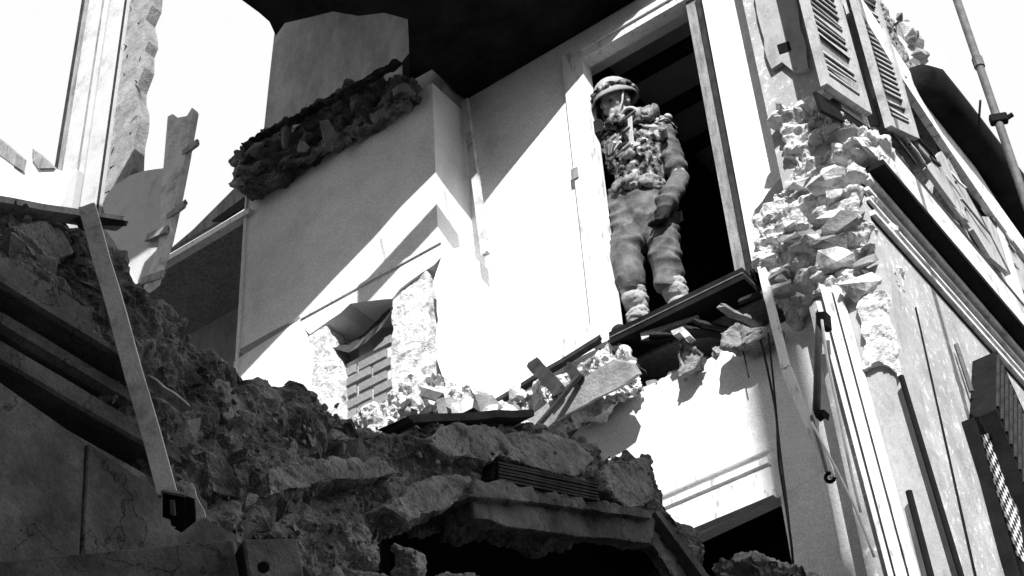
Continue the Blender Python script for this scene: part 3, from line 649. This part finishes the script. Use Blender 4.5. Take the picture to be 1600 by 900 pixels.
mk('lip', prism([CAM+ray(x, y)*4.41 for x, y in [(252, 766), (288, 773), (288, 777), (252, 770)]], FWD*.05), 'iron', sh)
mk('rib', prism([CAM+ray(x, y)*4.40 for x, y in [(265, 782), (271, 783), (273, 806), (266, 804)]], FWD*.02), 'iron', sh)
mk('toe', prism([CAM+ray(x, y)*4.43 for x, y in [(290, 776), (303, 780), (306, 814), (284, 832), (272, 826), (290, 822)]], FWD*.04), 'black_iron', sh)

# ================================================================ STANDING WINDOW FRAME, FAR LEFT
YP = 5.5
wf = thing('window_remnant', (-7.3, YP, 0), 'tall pale strip of wall and window frame standing against the white sky', 'wall')
def vstrip(name, x0, x1, z0, z1, y0, y1, mat, par=wf): return mk(name, box((x0, y0, z0), (x1, y1, z1)), mat, par)
vstrip('wall_strip', -7.60, -7.345, 0.004, 13.2, YP, YP+.06, 'pale_render')
vstrip('edge_moulding', -7.70, -7.602, 10.28, 13.2, YP+.0, YP+.12, 'dark_wood')
vstrip('edge_moulding', -7.63, -7.60, 10.30, 13.2, YP-.02, YP-.001, 'grey_wood')
vstrip('frame_post', -7.275, -7.07, 0.004, 13.2, YP-.04, YP+.06, 'pale_render')
pts = [(-7.068, 9.0), (-6.96, 9.0)]
zz = 9.0; right = []
while zz < 13.2:
    zz += rg.uniform(.08, .2); right.append((-6.80-rg.choice([0, 0, 0, 0, .02, .06])+rg.uniform(-.012, .012), min(zz, 13.2)))
mk('broken_edge', prism([(x, YP-.01, z) for x, z in [(-7.068, 9.0), (-6.80, 9.0)]+right+[(-7.068, 13.2)]], (0, .1, 0)), 'stone_mid', wf)
mk('broken_edge_lower', box((-7.068, YP-.005, .004), (-6.82, YP+.09, 8.999)), 'plaster_grey', wf)
for i in range(22):
    z = 9.6+i*.13+rg.uniform(-.05, .05); x = rg.choice([-7.05, -7.03, -6.9, -6.86])+rg.uniform(-.015, .015)
    mk('chip', rock_bm((x, YP-.006, z), rg.uniform(.03, .07), rg, (.5, .3, 1.4)), rg.choice(['dark_wood', 'stone_dark']), wf)
vstrip('board_edge', -7.415, -7.405, 10.2, 13.2, YP-.012, YP-.001, 'grey_wood')
vstrip('board_edge', -7.345, -7.325, 9.6, 13.2, YP+.03, YP+.06, 'dark_wood')
vstrip('board_edge', -7.08, -7.069, 9.3, 13.2, YP-.055, YP-.041, 'dark_wood')
mk('frame_foot', box((-7.66, YP-.06, .004), (-7.34, YP-.001, 10.12)), 'pale_render', wf)
o = thing('parapet_stub', (-8.2, YP, 0), 'low white stub of wall with dark sloping top at the left edge', 'wall')
mk('stub', prism(pxy([(-60, 200), (0, 242), (22, 258), (8, 345), (-60, 345)], YP), (0, .2, 0)), 'plaster', o)
mk('coping', prism(pxy([(-60, 172), (0, 217), (26, 240), (22, 258), (0, 242), (-60, 198)], YP-.01), (0, .1, 0)), 'grey_wood', o)
mk('base', prism([(x, YP+.01, z) for x, z in [(-9, .004), (-8.15, .004), (-8.15, 9.9), (-9, 9.9)]], (0, .15, 0)), 'plaster', o)
o = thing('sill_stub', (-7.9, YP, 0), 'short white post stub with grey slanted top left of the tall frame', 'wall')
mk('stub', prism(pxy([(51, 246), (60, 262), (84, 264), (102, 268), (84, 350), (30, 350)], YP-.08), (0, .1, 0)), 'plaster', o)
mk('coping', prism(pxy([(51, 232), (84, 262), (60, 263), (50, 248)], YP-.1), (0, .1, 0)), 'grey_wood', o)
mk('base', box((-8.0, YP-.07, .004), (-7.62, YP-.062, 9.7)), 'plaster', o)
# torn plaster panel with splintered upright
tp = thing('torn_panel', ony(200, 440, 5.2), 'torn plaster panel with splintered upright beside the tall frame', 'panel')
Yt = 5.2
mk('sheet', prism(pxy(jagline([(160, 318), (178, 290), (205, 274), (240, 264), (262, 262), (268, 300), (262, 340), (245, 400), (235, 450), (215, 440), (190, 400), (165, 360)], rg, 16, 2), Yt), (0, .03, 0)), 'pale_render', tp)
mk('upright', prism(pxy([(262, 182), (270, 178), (277, 184), (292, 181), (300, 168), (302, 172), (288, 250), (278, 300), (262, 372), (240, 440), (224, 452), (248, 380), (252, 300)], Yt-.03), (0, .05, 0)), 'pale_wood', tp)
for a, b in [((286, 240), (310, 222)), ((262, 340), (290, 318)), ((230, 372), (262, 358)), ((222, 440), (256, 428))]:
    mk('splinter', beam(ony(*a, Yt-.02), ony(*b, Yt-.05), .05, .02, side=(0, 0, 1), rng=rg, jag=.012, nseg=2), 'grey_wood', tp)
mk('footing', prism([(x, Yt+.01, z) for x, z in [(-6.9, .004), (-6.4, .004), (-6.45, 8.3), (-6.7, 8.6)]], (0, .02, 0)), 'rubble_dark', tp)

# ================================================================ POLES, PIPES, CABLES
board('corner_pole', (727, 158), (759, 398), ('y', YD-.05, YD-.22), .045, .03, 'pale_wood', 'pale pole leaning in the corner between breast and door wall', side=(1, 0, 0), jag=.008, cat='pole')
board('hanging_batten', (1182, 385), (1228, 575), ('y', 5.98, 5.86), .04, .02, 'paint_wood', 'white batten hanging from the right foot of the doorway', side=(1, 0, 0), cat='batten', jag=.006)
board('hanging_batten', (1229, 578), (1300, 745), ('y', 5.86, 5.84), .05, .015, 'paint_wood', 'lower white batten continuing down to the iron hook', side=(1, 0, 0), cat='batten', jag=.01, w2=.03)
def cable(name, px, Y, r, mat, label, cat='cable', group=None):
    pts = [ony(x, y, Y) for x, y in px]; out = []
    for i in range(len(pts)-1):
        for k in range(4): out.append(pts[i].lerp(pts[i+1], k/4))
    out.append(pts[-1])
    for _ in range(2): out = [out[0]]+[(out[i-1]+out[i]*2+out[i+1])/4 for i in range(1, len(out)-1)]+[out[-1]]
    o = mk(name, tube(out, r, 6), mat, smooth=True); o['label'] = label; o['category'] = cat
    if group: o['group'] = group
    return o
cable('hanging_cable', [(1186, 520), (1200, 580), (1214, 650), (1216, 720), (1228, 790), (1238, 858), (1240, 905)], 6.0, .006, 'cable', 'left one of the two dark cables hanging on the lower wall')
cable('hanging_cable', [(1200, 520), (1208, 590), (1216, 680), (1222, 730), (1230, 790), (1236, 850), (1238, 870)], 5.97, .005, 'cable', 'right one of the two dark cables hanging on the lower wall')
cable('loose_wire', [(1158, 540), (1164, 560), (1170, 590)], 6.05, .004, 'cable', 'short loose wire end hanging over the lower wall')
cable('white_cord', [(1284, 500), (1292, 560), (1310, 640), (1330, 740), (1345, 800)], 5.8, .007, 'paint_wood', 'white cord hanging straight beside the painted boards', cat='cord')
cable('white_cord', [(1268, 660), (1300, 720), (1340, 800), (1366, 870)], 5.75, .006, 'paint_wood', 'white cord slanting right from the hook to the bottom', cat='cord')
o = thing('rusty_pipe', ony(1272, 640, 5.85), 'thin rusty pipe with clamp hanging left of the painted boards', 'pipe')
mk('tube', tube([ony(1281, 490, 5.86), ony(1278, 560, 5.86), ony(1276, 640, 5.86)], .018, 8), 'iron', o, smooth=True)
mk('clamp', prism(pxy([(1270, 640), (1288, 640), (1286, 650), (1280, 646), (1274, 652)], 5.84), (0, .05, 0)), 'black_iron', o)
mk('clamp', prism(pxy([(1275, 488), (1290, 486), (1292, 508), (1284, 512), (1276, 506)], 5.84), (0, .05, 0)), 'black_iron', o)
o = thing('iron_hook', ony(1296, 760, 5.8), 'small black iron hook at the lower end of the hanging batten', 'hook')
mk('ring', tube([ony(1297+7*math.cos(a), 746+7*math.sin(a), 5.8) for a in [k*.6 for k in range(9)]], .009, 6), 'black_iron', o)
mk('shank', tube([ony(1268, 650, 5.84), ony(1282, 700, 5.82), ony(1292, 738, 5.8)], .008, 6), 'iron', o)
o = thing('scaffold_pole', (0, 0, 0), 'grey scaffold pole rising against the sky at the upper right', 'pole')
pb = CAM+ray(1547, 152)*7.6; o.location = (pb.x, pb.y, 0)
mk('tube', tube([(pb.x, pb.y, .004), (pb.x, pb.y, 6), (pb.x, pb.y, 11)], .019, 10), 'iron', o, smooth=True)
cc = CAM+ray(1571, 216)*7.6
mk('clamp', bevel(beam((pb.x-.03, pb.y-.02, cc.z), (pb.x+.04, pb.y+.015, cc.z), .04, .05), .006), 'black_iron', o)
mk('clamp_bolt', tube([(pb.x+.035, pb.y+.015, cc.z), (pb.x+.065, pb.y+.02, cc.z+.01)], .012, 6), 'black_iron', o)
c2 = CAM+ray(1511, 52)*7.6
mk('coupler', tube([(pb.x, pb.y, c2.z-.03), (pb.x, pb.y, c2.z+.03)], .025, 10), 'iron', o)
# chequered sign and louvred box on the street front
def checker():
    Mx = shader('checker', .5, .7, 6, .7, .2, 60)
    n = Mx.node_tree.nodes; l = Mx.node_tree.links; tc = n.new('ShaderNodeTexCoord'); ck = n.new('ShaderNodeTexChecker')
    ck.inputs['Scale'].default_value = 30; ck.inputs[1].default_value = (.6, .6, .6, 1); ck.inputs[2].default_value = (.01, .01, .01, 1)
    mp = n.new('ShaderNodeMapping'); mp.inputs['Location'].default_value = (.01, .013, .007); mp.inputs['Scale'].default_value = (0, 1, 1)
    l.new(tc.outputs['Object'], mp.inputs[0]); l.new(mp.outputs[0], ck.inputs[0]); l.new(ck.outputs[0], n['Principled BSDF'].inputs['Base Color']); return Mx
M['checker'] = checker()
o = thing('chequered_sign', onx(1570, 760, XF+.05), 'black sign with chequered border hanging low on the street front', 'sign')
mk('board', prism(pxx([(1520, 652), (1548, 648), (1562, 690), (1610, 790), (1610, 960), (1580, 860), (1548, 740)], XF+.06), (-.058, 0, 0)), 'black_iron', o)
mk('chequered_border', prism(pxx([(1534, 680), (1545, 677), (1560, 720), (1592, 800), (1602, 880), (1590, 868), (1562, 780)], XF+.065), (-.004, 0, 0)), 'checker', o)
o = thing('louvred_panel', onx(1575, 640, XF+.3), 'dark louvred panel projecting from the right edge of the street front', 'panel')
lp = [(1558, 548), (1572, 580), (1604, 650), (1604, 770), (1575, 690), (1556, 640)]
mk('panel', prism(pxx(lp, XF+.14), (-.135, 0, 0)), 'black_iron', o)
for k in range(7):
    f = k/6; a = (1560+f*40, 556+f*92); b = (1559+f*42, 636+f*118)
    mk('slat', beam(onx(*a, XF+.146), onx(*b, XF+.146), .012, .012, side=(0, 1, 0)), 'dark_wood', o)
o = mk('wall_rod', tube([onx(1494, 538, XF+.03), onx(1518, 612, XF+.03)], .012, 6), 'iron'); o['label'] = 'short grey rod fixed upright on the street front under the cornice'; o['category'] = 'rod'
# ================================================================ PERSON IN THE DOORWAY
def camo_extra(n, l, tc, c, mul, ramp):
    t = n.new('ShaderNodeTexNoise'); t.inputs['Scale'].default_value = 24; t.inputs['Detail'].default_value = 3
    l.new(tc.outputs['Object'], t.inputs['Vector'])
    r = n.new('ShaderNodeValToRGB'); r.color_ramp.interpolation = 'CONSTANT'
    r.color_ramp.elements[0].color = (.06, .06, .06, 1); r.color_ramp.elements[1].position = .44; r.color_ramp.elements[1].color = (.5, .5, .5, 1)
    e = r.color_ramp.elements.new(.52); e.color = (1, 1, 1, 1); e = r.color_ramp.elements.new(.6); e.color = (2.4, 2.4, 2.4, 1)
    l.new(t.outputs[0], r.inputs[0]); return mul(c, r.outputs[0])
M['camo'] = shader('camo', .15, .24, 9, .95, .5, 90, .2, 150, camo_extra, bdist=.006, spec=.1)
M['khaki'] = shader('khaki', .085, .15, 9, .95, .6, 90, .25, 170, patches(9, .4, .6, .75, 1.15), bdist=.005, spec=.1)
M['wool'] = shader('wool', .27, .40, 12, .95, .7, 110, .2, 170, bdist=.006, spec=.1)
M['canvas'] = shader('canvas', .24, .36, 12, .95, .5, 90, .15, 170, patches(18, .4, .55, .35, 1), spec=.1)
M['skin'] = shader('skin', .34, .42, 14, .6, .2, 120, .06, 150, spec=.3)
M['black_cloth'] = shader('black_cloth', .012, .03, 12, .9, .4, 90, spec=.1)
M['strap'] = shader('strap', .42, .55, 12, .9, .4, 90, .1, 170, spec=.1)
M['lens'] = shader('lens', .05, .07, 4, .15, 0, 20, spec=.5)

def sph(bm, c, r, rot=None, n=2):
    r = Vector(r) if not isinstance(r, (int, float)) else Vector((r, r, r))
    mt = Matrix.Translation(Vector(c)) @ ((rot or Matrix.Identity(3)).to_4x4()) @ Matrix.Diagonal((r.x, r.y, r.z, 1))
    bmesh.ops.create_icosphere(bm, subdivisions=n, radius=1, matrix=mt)
def cap(bm, a, b, r0, r1):
    a = Vector(a); b = Vector(b); d = b-a; L = d.length
    sph(bm, a, r0); sph(bm, b, r1)
    q = d.to_track_quat('Z', 'Y').to_matrix().to_4x4()
    bmesh.ops.create_cone(bm, cap_ends=True, segments=14, radius1=r0, radius2=r1, depth=L, matrix=Matrix.Translation((a+b)/2) @ q)
def chain(bm, pts):
    for (a, r0), (b, r1) in zip(pts, pts[1:]): cap(bm, a, b, r0, r1)
def folds(amp, seed=0, stretch=(1, 1, 2.2), scale=9):
    sv = Vector((seed, seed*2.3, seed*.7)); st = Vector(stretch)
    def f(p, n):
        q = Vector((p.x*st.x, p.y*st.y, p.z*st.z))*scale+sv
        q += noise.noise_vector(q*.5)*.8
        n1 = abs(noise.noise(q)); n2 = abs(noise.noise(q*2.1+sv))
        return amp*(.7-1.9*max(0, 1-n1*6.5)-.7*max(0, 1-n2*7)+.5*noise.fractal(q*.9, .8, 2, 2))
    return f

def drape(amp, dirs, freq, seed=0):
    """cloth: sharp-ridged oblique folds that come and go over a smooth surface"""
    sv = Vector((seed*1.3, seed*.7, seed*2.9)); dirs = [Vector(d).normalized() for d in dirs]
    def f(p, n):
        v = 0
        for k, d in enumerate(dirs):
            s = p.dot(d)*freq*(1+.35*k)+2.6*noise.noise(p*4.5+sv*(k+1))
            m = max(0, noise.noise(p*5.5+sv*(k+2))*1.6+.45)
            v += m*(.55-abs(math.sin(s)))/(1+.5*k)
        return amp*(v+.35*noise.noise(p*6+sv))
    return f

PX = thing('person', (-3.28, 6.21, 7.06), 'soldier in helmet and camouflage vest with baggy breeches leaning in the doorway', 'person')
hipR, kneeR, ankR = Vector((-3.40, 6.19, 7.98)), Vector((-3.385, 6.14, 7.57)), Vector((-3.395, 6.20, 7.17))
hipL, kneeL, ankL = Vector((-3.215, 6.25, 7.96)), Vector((-3.19, 6.19, 7.53)), Vector((-3.17, 6.26, 7.17))
pel, che, nek = Vector((-3.30, 6.22, 8.03)), Vector((-3.275, 6.21, 8.40)), Vector((-3.295, 6.20, 8.61))
shR, elR, haR = Vector((-3.42, 6.175, 8.52)), Vector((-3.40, 6.36, 8.27)), Vector((-3.30, 6.40, 8.05))
shL, elL, haL = Vector((-3.115, 6.25, 8.50)), Vector((-3.075, 6.27, 8.14)), Vector((-3.12, 6.13, 7.84))
fac = Vector((-.30, -.90, -.30)).normalized()      # where the face points
hx = fac.cross(Vector((0, 0, 1))).normalized(); hz = hx.cross(fac)
HR = Matrix((hx, fac, hz)).transposed()             # head frame: x to his right, y forward, z up
HC = Vector((-3.335, 6.15, 8.795))
def hp_(x, y, z): return HC+HR@Vector((x, y, z))
# --- body, one continuous skin
bm = bmesh.new()
chain(bm, [(hipR, .068), (kneeR, .050), (ankR, .045), (ankR+Vector((-.03, -.12, -.07)), .04)])
chain(bm, [(hipL, .068), (kneeL, .050), (ankL, .045), (ankL+Vector((-.02, -.13, -.07)), .04)])
chain(bm, [(pel, .095), (che, .105), (nek, .065), (HC+Vector((0, .02, -.05)), .06)])
chain(bm, [(nek-Vector((0, 0, .06)), .07), (shR, .05), (elR, .042), (haR, .032)])
chain(bm, [(nek-Vector((0, 0, .06)), .07), (shL, .05), (elL, .042), (haL, .032)])
# left hand, five fingers, hanging slightly curled against the hip
hd_ = Vector((-.25, -.35, -.9)).normalized(); hs = Vector((.9, -.4, -.1)).normalized(); hn = hd_.cross(hs).normalized()
cap(bm, haL, haL+hd_*.07, .032, .034)
for i, (o_, L1, L2) in enumerate([(-.027, .040, .034), (-.009, .045, .04), (.009, .042, .036), (.026, .034, .028)]):
    k0 = haL+hd_*.085+hs*o_; k1 = k0+(hd_*.9+hn*.25)*L1; k2 = k1+(hd_*.7+hn*.7)*L2
    chain(bm, [(k0, .011), (k1, .010), (k2, .008)])
t0 = haL+hd_*.03-hs*.03; chain(bm, [(t0, .013), (t0-hs*.03+hd_*.035, .011), (t0-hs*.03+hd_*.07+hn*.01, .009)])
gv = bmesh.new(); cap(gv, haL+hd_*.0, haL+hd_*.07, .037, .038)
for i, (o_, L1, L2) in enumerate([(-.027, .040, .034), (-.009, .045, .04), (.009, .042, .036), (.026, .034, .028)]):
    k0 = haL+hd_*.085+hs*o_; k1 = k0+(hd_*.9+hn*.25)*L1; k2 = k1+(hd_*.7+hn*.7)*L2
    chain(gv, [(k0-hd_*.02, .014), (k1, .0125), (k2, .0105)])
chain(gv, [(t0, .016), (t0-hs*.03+hd_*.035, .014), (t0-hs*.03+hd_*.07+hn*.01, .012)])
cap(bm, haR, haR+Vector((.07, 0, -.04)), .034, .03)
for i in range(4): cap(bm, haR+Vector((.08, 0, -.06+i*.018)), haR+Vector((.14, -.005, -.075+i*.02)), .011, .009)
cap(bm, haR+Vector((.03, -.02, .01)), haR+Vector((.07, -.05, .0)), .012, .01)
# head: skull, jaw, brow, nose, cheeks, lips, chin, ears
sph(bm, hp_(0, -.01, .035), (.078, .098, .095), HR); sph(bm, hp_(0, .025, -.045), (.060, .068, .075), HR)
cap(bm, hp_(-.045, .065, .012), hp_(.045, .065, .012), .020, .020)
cap(bm, hp_(0, .088, .004), hp_(0, .106, -.034), .009, .012)
for s in (-1, 1):
    sph(bm, hp_(.040*s, .055, -.032), .026); sph(bm, hp_(.079*s, -.01, -.012), (.010, .022, .032), HR); sph(bm, hp_(.010*s, .098, -.038), .008)
cap(bm, hp_(-.02, .087, -.068), hp_(.02, .087, -.068), .009, .009); cap(bm, hp_(-.017, .086, -.082), hp_(.017, .086, -.082), .009, .009)
sph(bm, hp_(0, .080, -.108), .022)
body = mk('body', displace(remeshed(bm, .006, 4), lambda p, n: .0008*noise.noise(p*60)), 'skin', PX, smooth=True)
for s in (-1, 1):
    bm = bmesh.new(); sph(bm, hp_(.030*s, .074, -.008), .012); mk('eye', bm, 'lens', PX, smooth=True)
mk('glove', remeshed(gv, .0045, 1), 'black_cloth', PX, smooth=True)
# --- breeches
bm = bmesh.new()
chain(bm, [(hipR+Vector((0, 0, .12)), .098), (hipR+Vector((.0, -.01, -.12)), .098), (kneeR+Vector((-.01, -.01, .06)), .090), (kneeR+Vector((0, -.01, -.09)), .084)])
chain(bm, [(hipL+Vector((0, 0, .12)), .098), (hipL+Vector((.0, -.01, -.12)), .094), (kneeL+Vector((0, -.01, .06)), .086), (kneeL+Vector((0, -.01, -.12)), .080)])
chain(bm, [(pel+Vector((0, 0, .08)), .132), (pel-Vector((0, 0, .08)), .12), (pel-Vector((.0, .02, .22)), .07)])
mk('breeches', displace(remeshed(bm, .008, 5), drape(.024, [(.55, .2, .8), (-.75, .1, .65), (.1, .1, 1)], 26, 3)), 'khaki', PX, smooth=True)
# --- puttees (wound strips) and boots
for k, (kn, an) in enumerate(((kneeR, ankR), (kneeL, ankL))):
    bm = bmesh.new(); a = kn.lerp(an, .36)
    for i in range(7):
        f = i/6; c = a.lerp(an, f); r = .074-.012*f+.004*math.sin(i*2.1)
        sph(bm, c+Vector((0, -.01, .006*math.sin(i*3.3))), (r, r, .034+.012*math.sin(i*1.7+k)), Matrix.Rotation(.22*math.sin(i*2.4+k), 3, 'X') @ Matrix.Rotation(.2*math.sin(i*1.3), 3, 'Y'))
    mk('puttee', displace(remeshed(bm, .008, 1), folds(.004, k+5, (1, 1, 3), 14)), 'wool', PX, smooth=True)
    bm = bmesh.new(); t = an+Vector((-.04, -.16, -.055))
    chain(bm, [(an+Vector((0, .02, .01)), .062), (an+Vector((0, .03, -.05)), .058)]); chain(bm, [(an+Vector((0, 0, -.045)), .058), (t, .05)])
    bt_ = mk('boot', remeshed(bm, .009, 2), 'black_cloth', PX, smooth=True)
    mk('sole', bevel(beam(an+Vector((.02, .07, -.1)), t+Vector((-.005, -.05, -.047)), .105, .02, side=(1, 0, 0)), .004), 'black_cloth', bt_)
# --- jacket with sleeves, hem roll
bm = bmesh.new()
chain(bm, [(pel+Vector((0, 0, .10)), .142), (che-Vector((0, 0, .1)), .138), (che+Vector((0, 0, .05)), .142), (nek-Vector((0, 0, .05)), .10)])
chain(bm, [(che+Vector((-.07, -.02, .05)), .12), (shR, .075)]); chain(bm, [(che+Vector((.07, .02, .05)), .12), (shL+Vector((-.02, 0, 0)), .075)])
chain(bm, [(shR, .08), (elR, .07), (haR, .055)])
mk('jacket', displace(remeshed(bm, .010, 2), folds(.010, 8, (1, 1, 1), 11)), 'camo', PX, smooth=True)
bm = bmesh.new()
chain(bm, [(shL, .066), (shL.lerp(elL, .45), .060)])
for i in range(6):
    f = i/5; c = shL.lerp(elL, .45).lerp(elL, f) if i < 4 else elL.lerp(haL, (i-3)/2*.8)
    sph(bm, c+Vector((.0, -.005, 0)), (.062+.008*(i % 2), .062+.006*(i % 2), .050), Matrix.Rotation(.25*(-1)**i, 3, 'Y'))
cap(bm, elL, haL+Vector((0, 0, .03)), .058, .055)
mk('sleeve', displace(remeshed(bm, .008, 3), drape(.018, [(.15, .1, 1), (.5, .1, .85)], 34, 5)), 'khaki', PX, smooth=True)
bm = bmesh.new()
hp2 = [pel+Vector((.135*math.cos(a), .13*math.sin(a), .085+.014*math.sin(i*1.9)-.03*math.cos(a))) for i, a in enumerate([math.pi*(-1+1.8*i/16) for i in range(17)])]
chain(bm, [(p, .036+.008*math.sin(i*2.7)) for i, p in enumerate(hp2)])
mk('hem_roll', displace(remeshed(bm, .009, 2), folds(.014, 6, (1, 1, 1), 12)), 'canvas', PX, smooth=True)
# --- gear on the chest
gd = random.Random(8)
bf = Vector((-.22, -.97, .05)).normalized(); bs = Vector((.97, -.22, 0)).normalized()   # front and his-left directions
def chest(u, z, out=0): return che+bs*u+bf*(.148+out-abs(u)*.35)+Vector((0, 0, z))
for u, z, w, h, mt in [(-.05, .03, .10, .08, 'canvas'), (.06, .02, .09, .07, 'camo'), (-.07, -.10, .09, .09, 'camo'), (.04, -.11, .12, .08, 'canvas'), (.10, .12, .10, .06, 'khaki'), (-.10, .13, .08, .06, 'camo')]:
    c = chest(u, z)
    b_ = bevel(beam(c-Vector((0, 0, h/2)), c+Vector((0, 0, h/2)), w, .05, side=bs+Vector((0, 0, gd.uniform(-.15, .15)))), .014, 2)
    p = mk('pouch', displace(remeshed(b_, .008, 1), folds(.007, u*30, (1, 1, 1), 18)), mt, PX, smooth=True)
    mk('flap', bevel(beam(c+bf*.028+Vector((0, 0, h*.18)), c+bf*.03+Vector((0, 0, h*.5)), w*.96, .012, side=bs), .004), mt, p)
def strap(pts, w, mt, name='strap'):
    b_ = bmesh.new()
    for a, b in zip(pts, pts[1:]): beam(a, b, w, .008, side=bs, bm=b_)
    return mk(name, b_, mt, PX)
strap([chest(.10, .19, -.06), chest(.10, .12, .03), chest(.095, .0, .035), chest(.09, -.12, .03)], .028, 'strap')
strap([chest(-.10, .19, -.05), chest(-.10, .10, .02), chest(-.09, -.14, .02)], .026, 'black_cloth')
for i in range(7):
    a = chest(-.08+.03*i, -.03-.012*i, .03); b = chest(-.03+.035*i, .0-.02*i+gd.uniform(-.02, .02), .045)
    mk('webbing', beam(a, b, .02, .012, side=(0, 0, 1)), gd.choice(['strap', 'strap', 'black_cloth']), PX)
for i in range(4):
    c = shL+Vector((-.05+.035*i, -.03, .085-.006*i)); bm = bmesh.new(); sph(bm, c, (.022, .03, .018)); mk('shoulder_roll', bm, 'strap' if i % 2 else 'canvas', PX, smooth=True)
mk('shoulder_pad', bevel(beam(shL+Vector((-.10, 0, .06)), shL+Vector((.06, .0, .045)), .12, .03, side=(0, 1, 0)), .01, 2), 'camo', PX)
mk('arm_patch', bevel(beam(shL+Vector((.03, -.07, -.06)), shL+Vector((.035, -.075, -.14)), .05, .02, side=(.9, -.4, 0)), .006), 'black_cloth', PX)
# radio on his right shoulder, next to the door jamb
rd = mk('radio', bevel(beam(shR+Vector((-.015, -.09, .03)), shR+Vector((-.02, -.09, .15)), .07, .06, side=(1, 0, 0)), .012, 2), 'black_cloth', PX)
mk('radio_knob', tube([shR+Vector((-.045, -.12, .06)), shR+Vector((-.085, -.13, .02))], .022, 8), 'khaki', rd)
# --- breathing mask pulled down under the chin
gc = hp_(-.108, .150, -.175)+RGT*.058-UPV*.008
gq = (CAM-gc).normalized().lerp(fac, .35).to_track_quat('Z', 'Y').to_matrix()
def torus(c, q, R_, r_, n=22, k=8, sx=1.):
    b_ = bmesh.new(); rows = []
    for i in range(n):
        a = 6.2832*i/n; rows.append([b_.verts.new(c+q@Vector(((R_+r_*math.cos(6.2832*j/k))*math.cos(a)*sx, (R_+r_*math.cos(6.2832*j/k))*math.sin(a), r_*1.4*math.sin(6.2832*j/k)))) for j in range(k)])
    for i in range(n):
        for j in range(k): b_.faces.new((rows[i][j], rows[i][(j+1) % k], rows[(i+1) % n][(j+1) % k], rows[(i+1) % n][j]))
    return b_
mask = mk('mask', torus(gc, gq, .037, .010, sx=1.15), 'strap', PX, smooth=True)
bm = bmesh.new(); sph(bm, gc-gq@Vector((0, 0, .012)), (.038, .034, .02), gq); mk('lens', bm, 'lens', mask, smooth=True)
bm = bmesh.new(); chain(bm, [(gc-gq@Vector((0, 0, .035)), .040), (gc+Vector((.06, .08, .02)), .042), (gc+Vector((.085, .12, .07)), .038)])
mk('collar', displace(remeshed(bm, .008, 1), folds(.008, 2, (1, 1, 1), 16)), 'canvas', mask, smooth=True)
bm = bmesh.new(); chain(bm, [(nek+Vector((-.10, -.08, -.01)), .04), (nek+Vector((-.04, -.12, -.03)), .045), (nek+Vector((.06, -.10, -.02)), .045), (nek+Vector((.13, .02, .02)), .05)])
mk('scarf', displace(remeshed(bm, .008, 1), folds(.010, 7, (1, 1, 1), 14)), 'camo', PX, smooth=True)
# --- helmet with brim, cover and strap
bm = bmesh.new(); rows = []
for i in range(9):
    th = math.pi/2*i/8
    rows.append([bm.verts.new(hp_(math.cos(th)*(.118)*math.cos(a), -.012+math.cos(th)*(.138)*math.sin(a), .052+.128*math.sin(th))) for a in [6.2832*k/28 for k in range(28)]] if i < 8 else [bm.verts.new(hp_(0, -.012, .18))])
for k in range(28):
    for i in range(7): bm.faces.new((rows[i][k], rows[i][(k+1) % 28], rows[i+1][(k+1) % 28], rows[i+1][k]))
    bm.faces.new((rows[7][k], rows[7][(k+1) % 28], rows[8][0]))
low = [bm.verts.new(hp_(math.cos(a)*.128, -.012+math.sin(a)*(.178 if math.sin(a) > 0 else .146), .020-.016*math.sin(a)*(1 if math.sin(a) > 0 else .8))) for a in [6.2832*k/28 for k in range(28)]]
for k in range(28): bm.faces.new((low[k], low[(k+1) % 28], rows[0][(k+1) % 28], rows[0][k]))
bmesh.ops.recalc_face_normals(bm, faces=bm.faces[:]); bmesh.ops.solidify(bm, geom=bm.faces[:], thickness=.008)
hel = mk('helmet', bm, 'wool', PX, smooth=True)
bm = bmesh.new()
chain(bm, [(hp_(math.cos(a)*.112, -.012+math.sin(a)*.134, .070+.006*math.sin(k*2.3)), .016+.004*math.sin(k*1.7)) for k, a in enumerate([6.2832*k/24 for k in range(25)])])
mk('helmet_band', displace(remeshed(bm, .007, 1), folds(.007, 1, (1, 1, 1), 22)), 'camo', hel, smooth=True)
cst = bmesh.new()
for s in (-1, 1): tube([hp_(.108*s, .02, .04), hp_(.085*s, .05, -.05), hp_(.045*s, .075, -.115), hp_(0, .085, -.137)], .006, 6, cst)
mk('chin_strap', cst, 'strap', hel, smooth=True)

PX.location += Vector((-.02, .09, -.08)); PX.scale = (1.04, 1.04, 1.04)
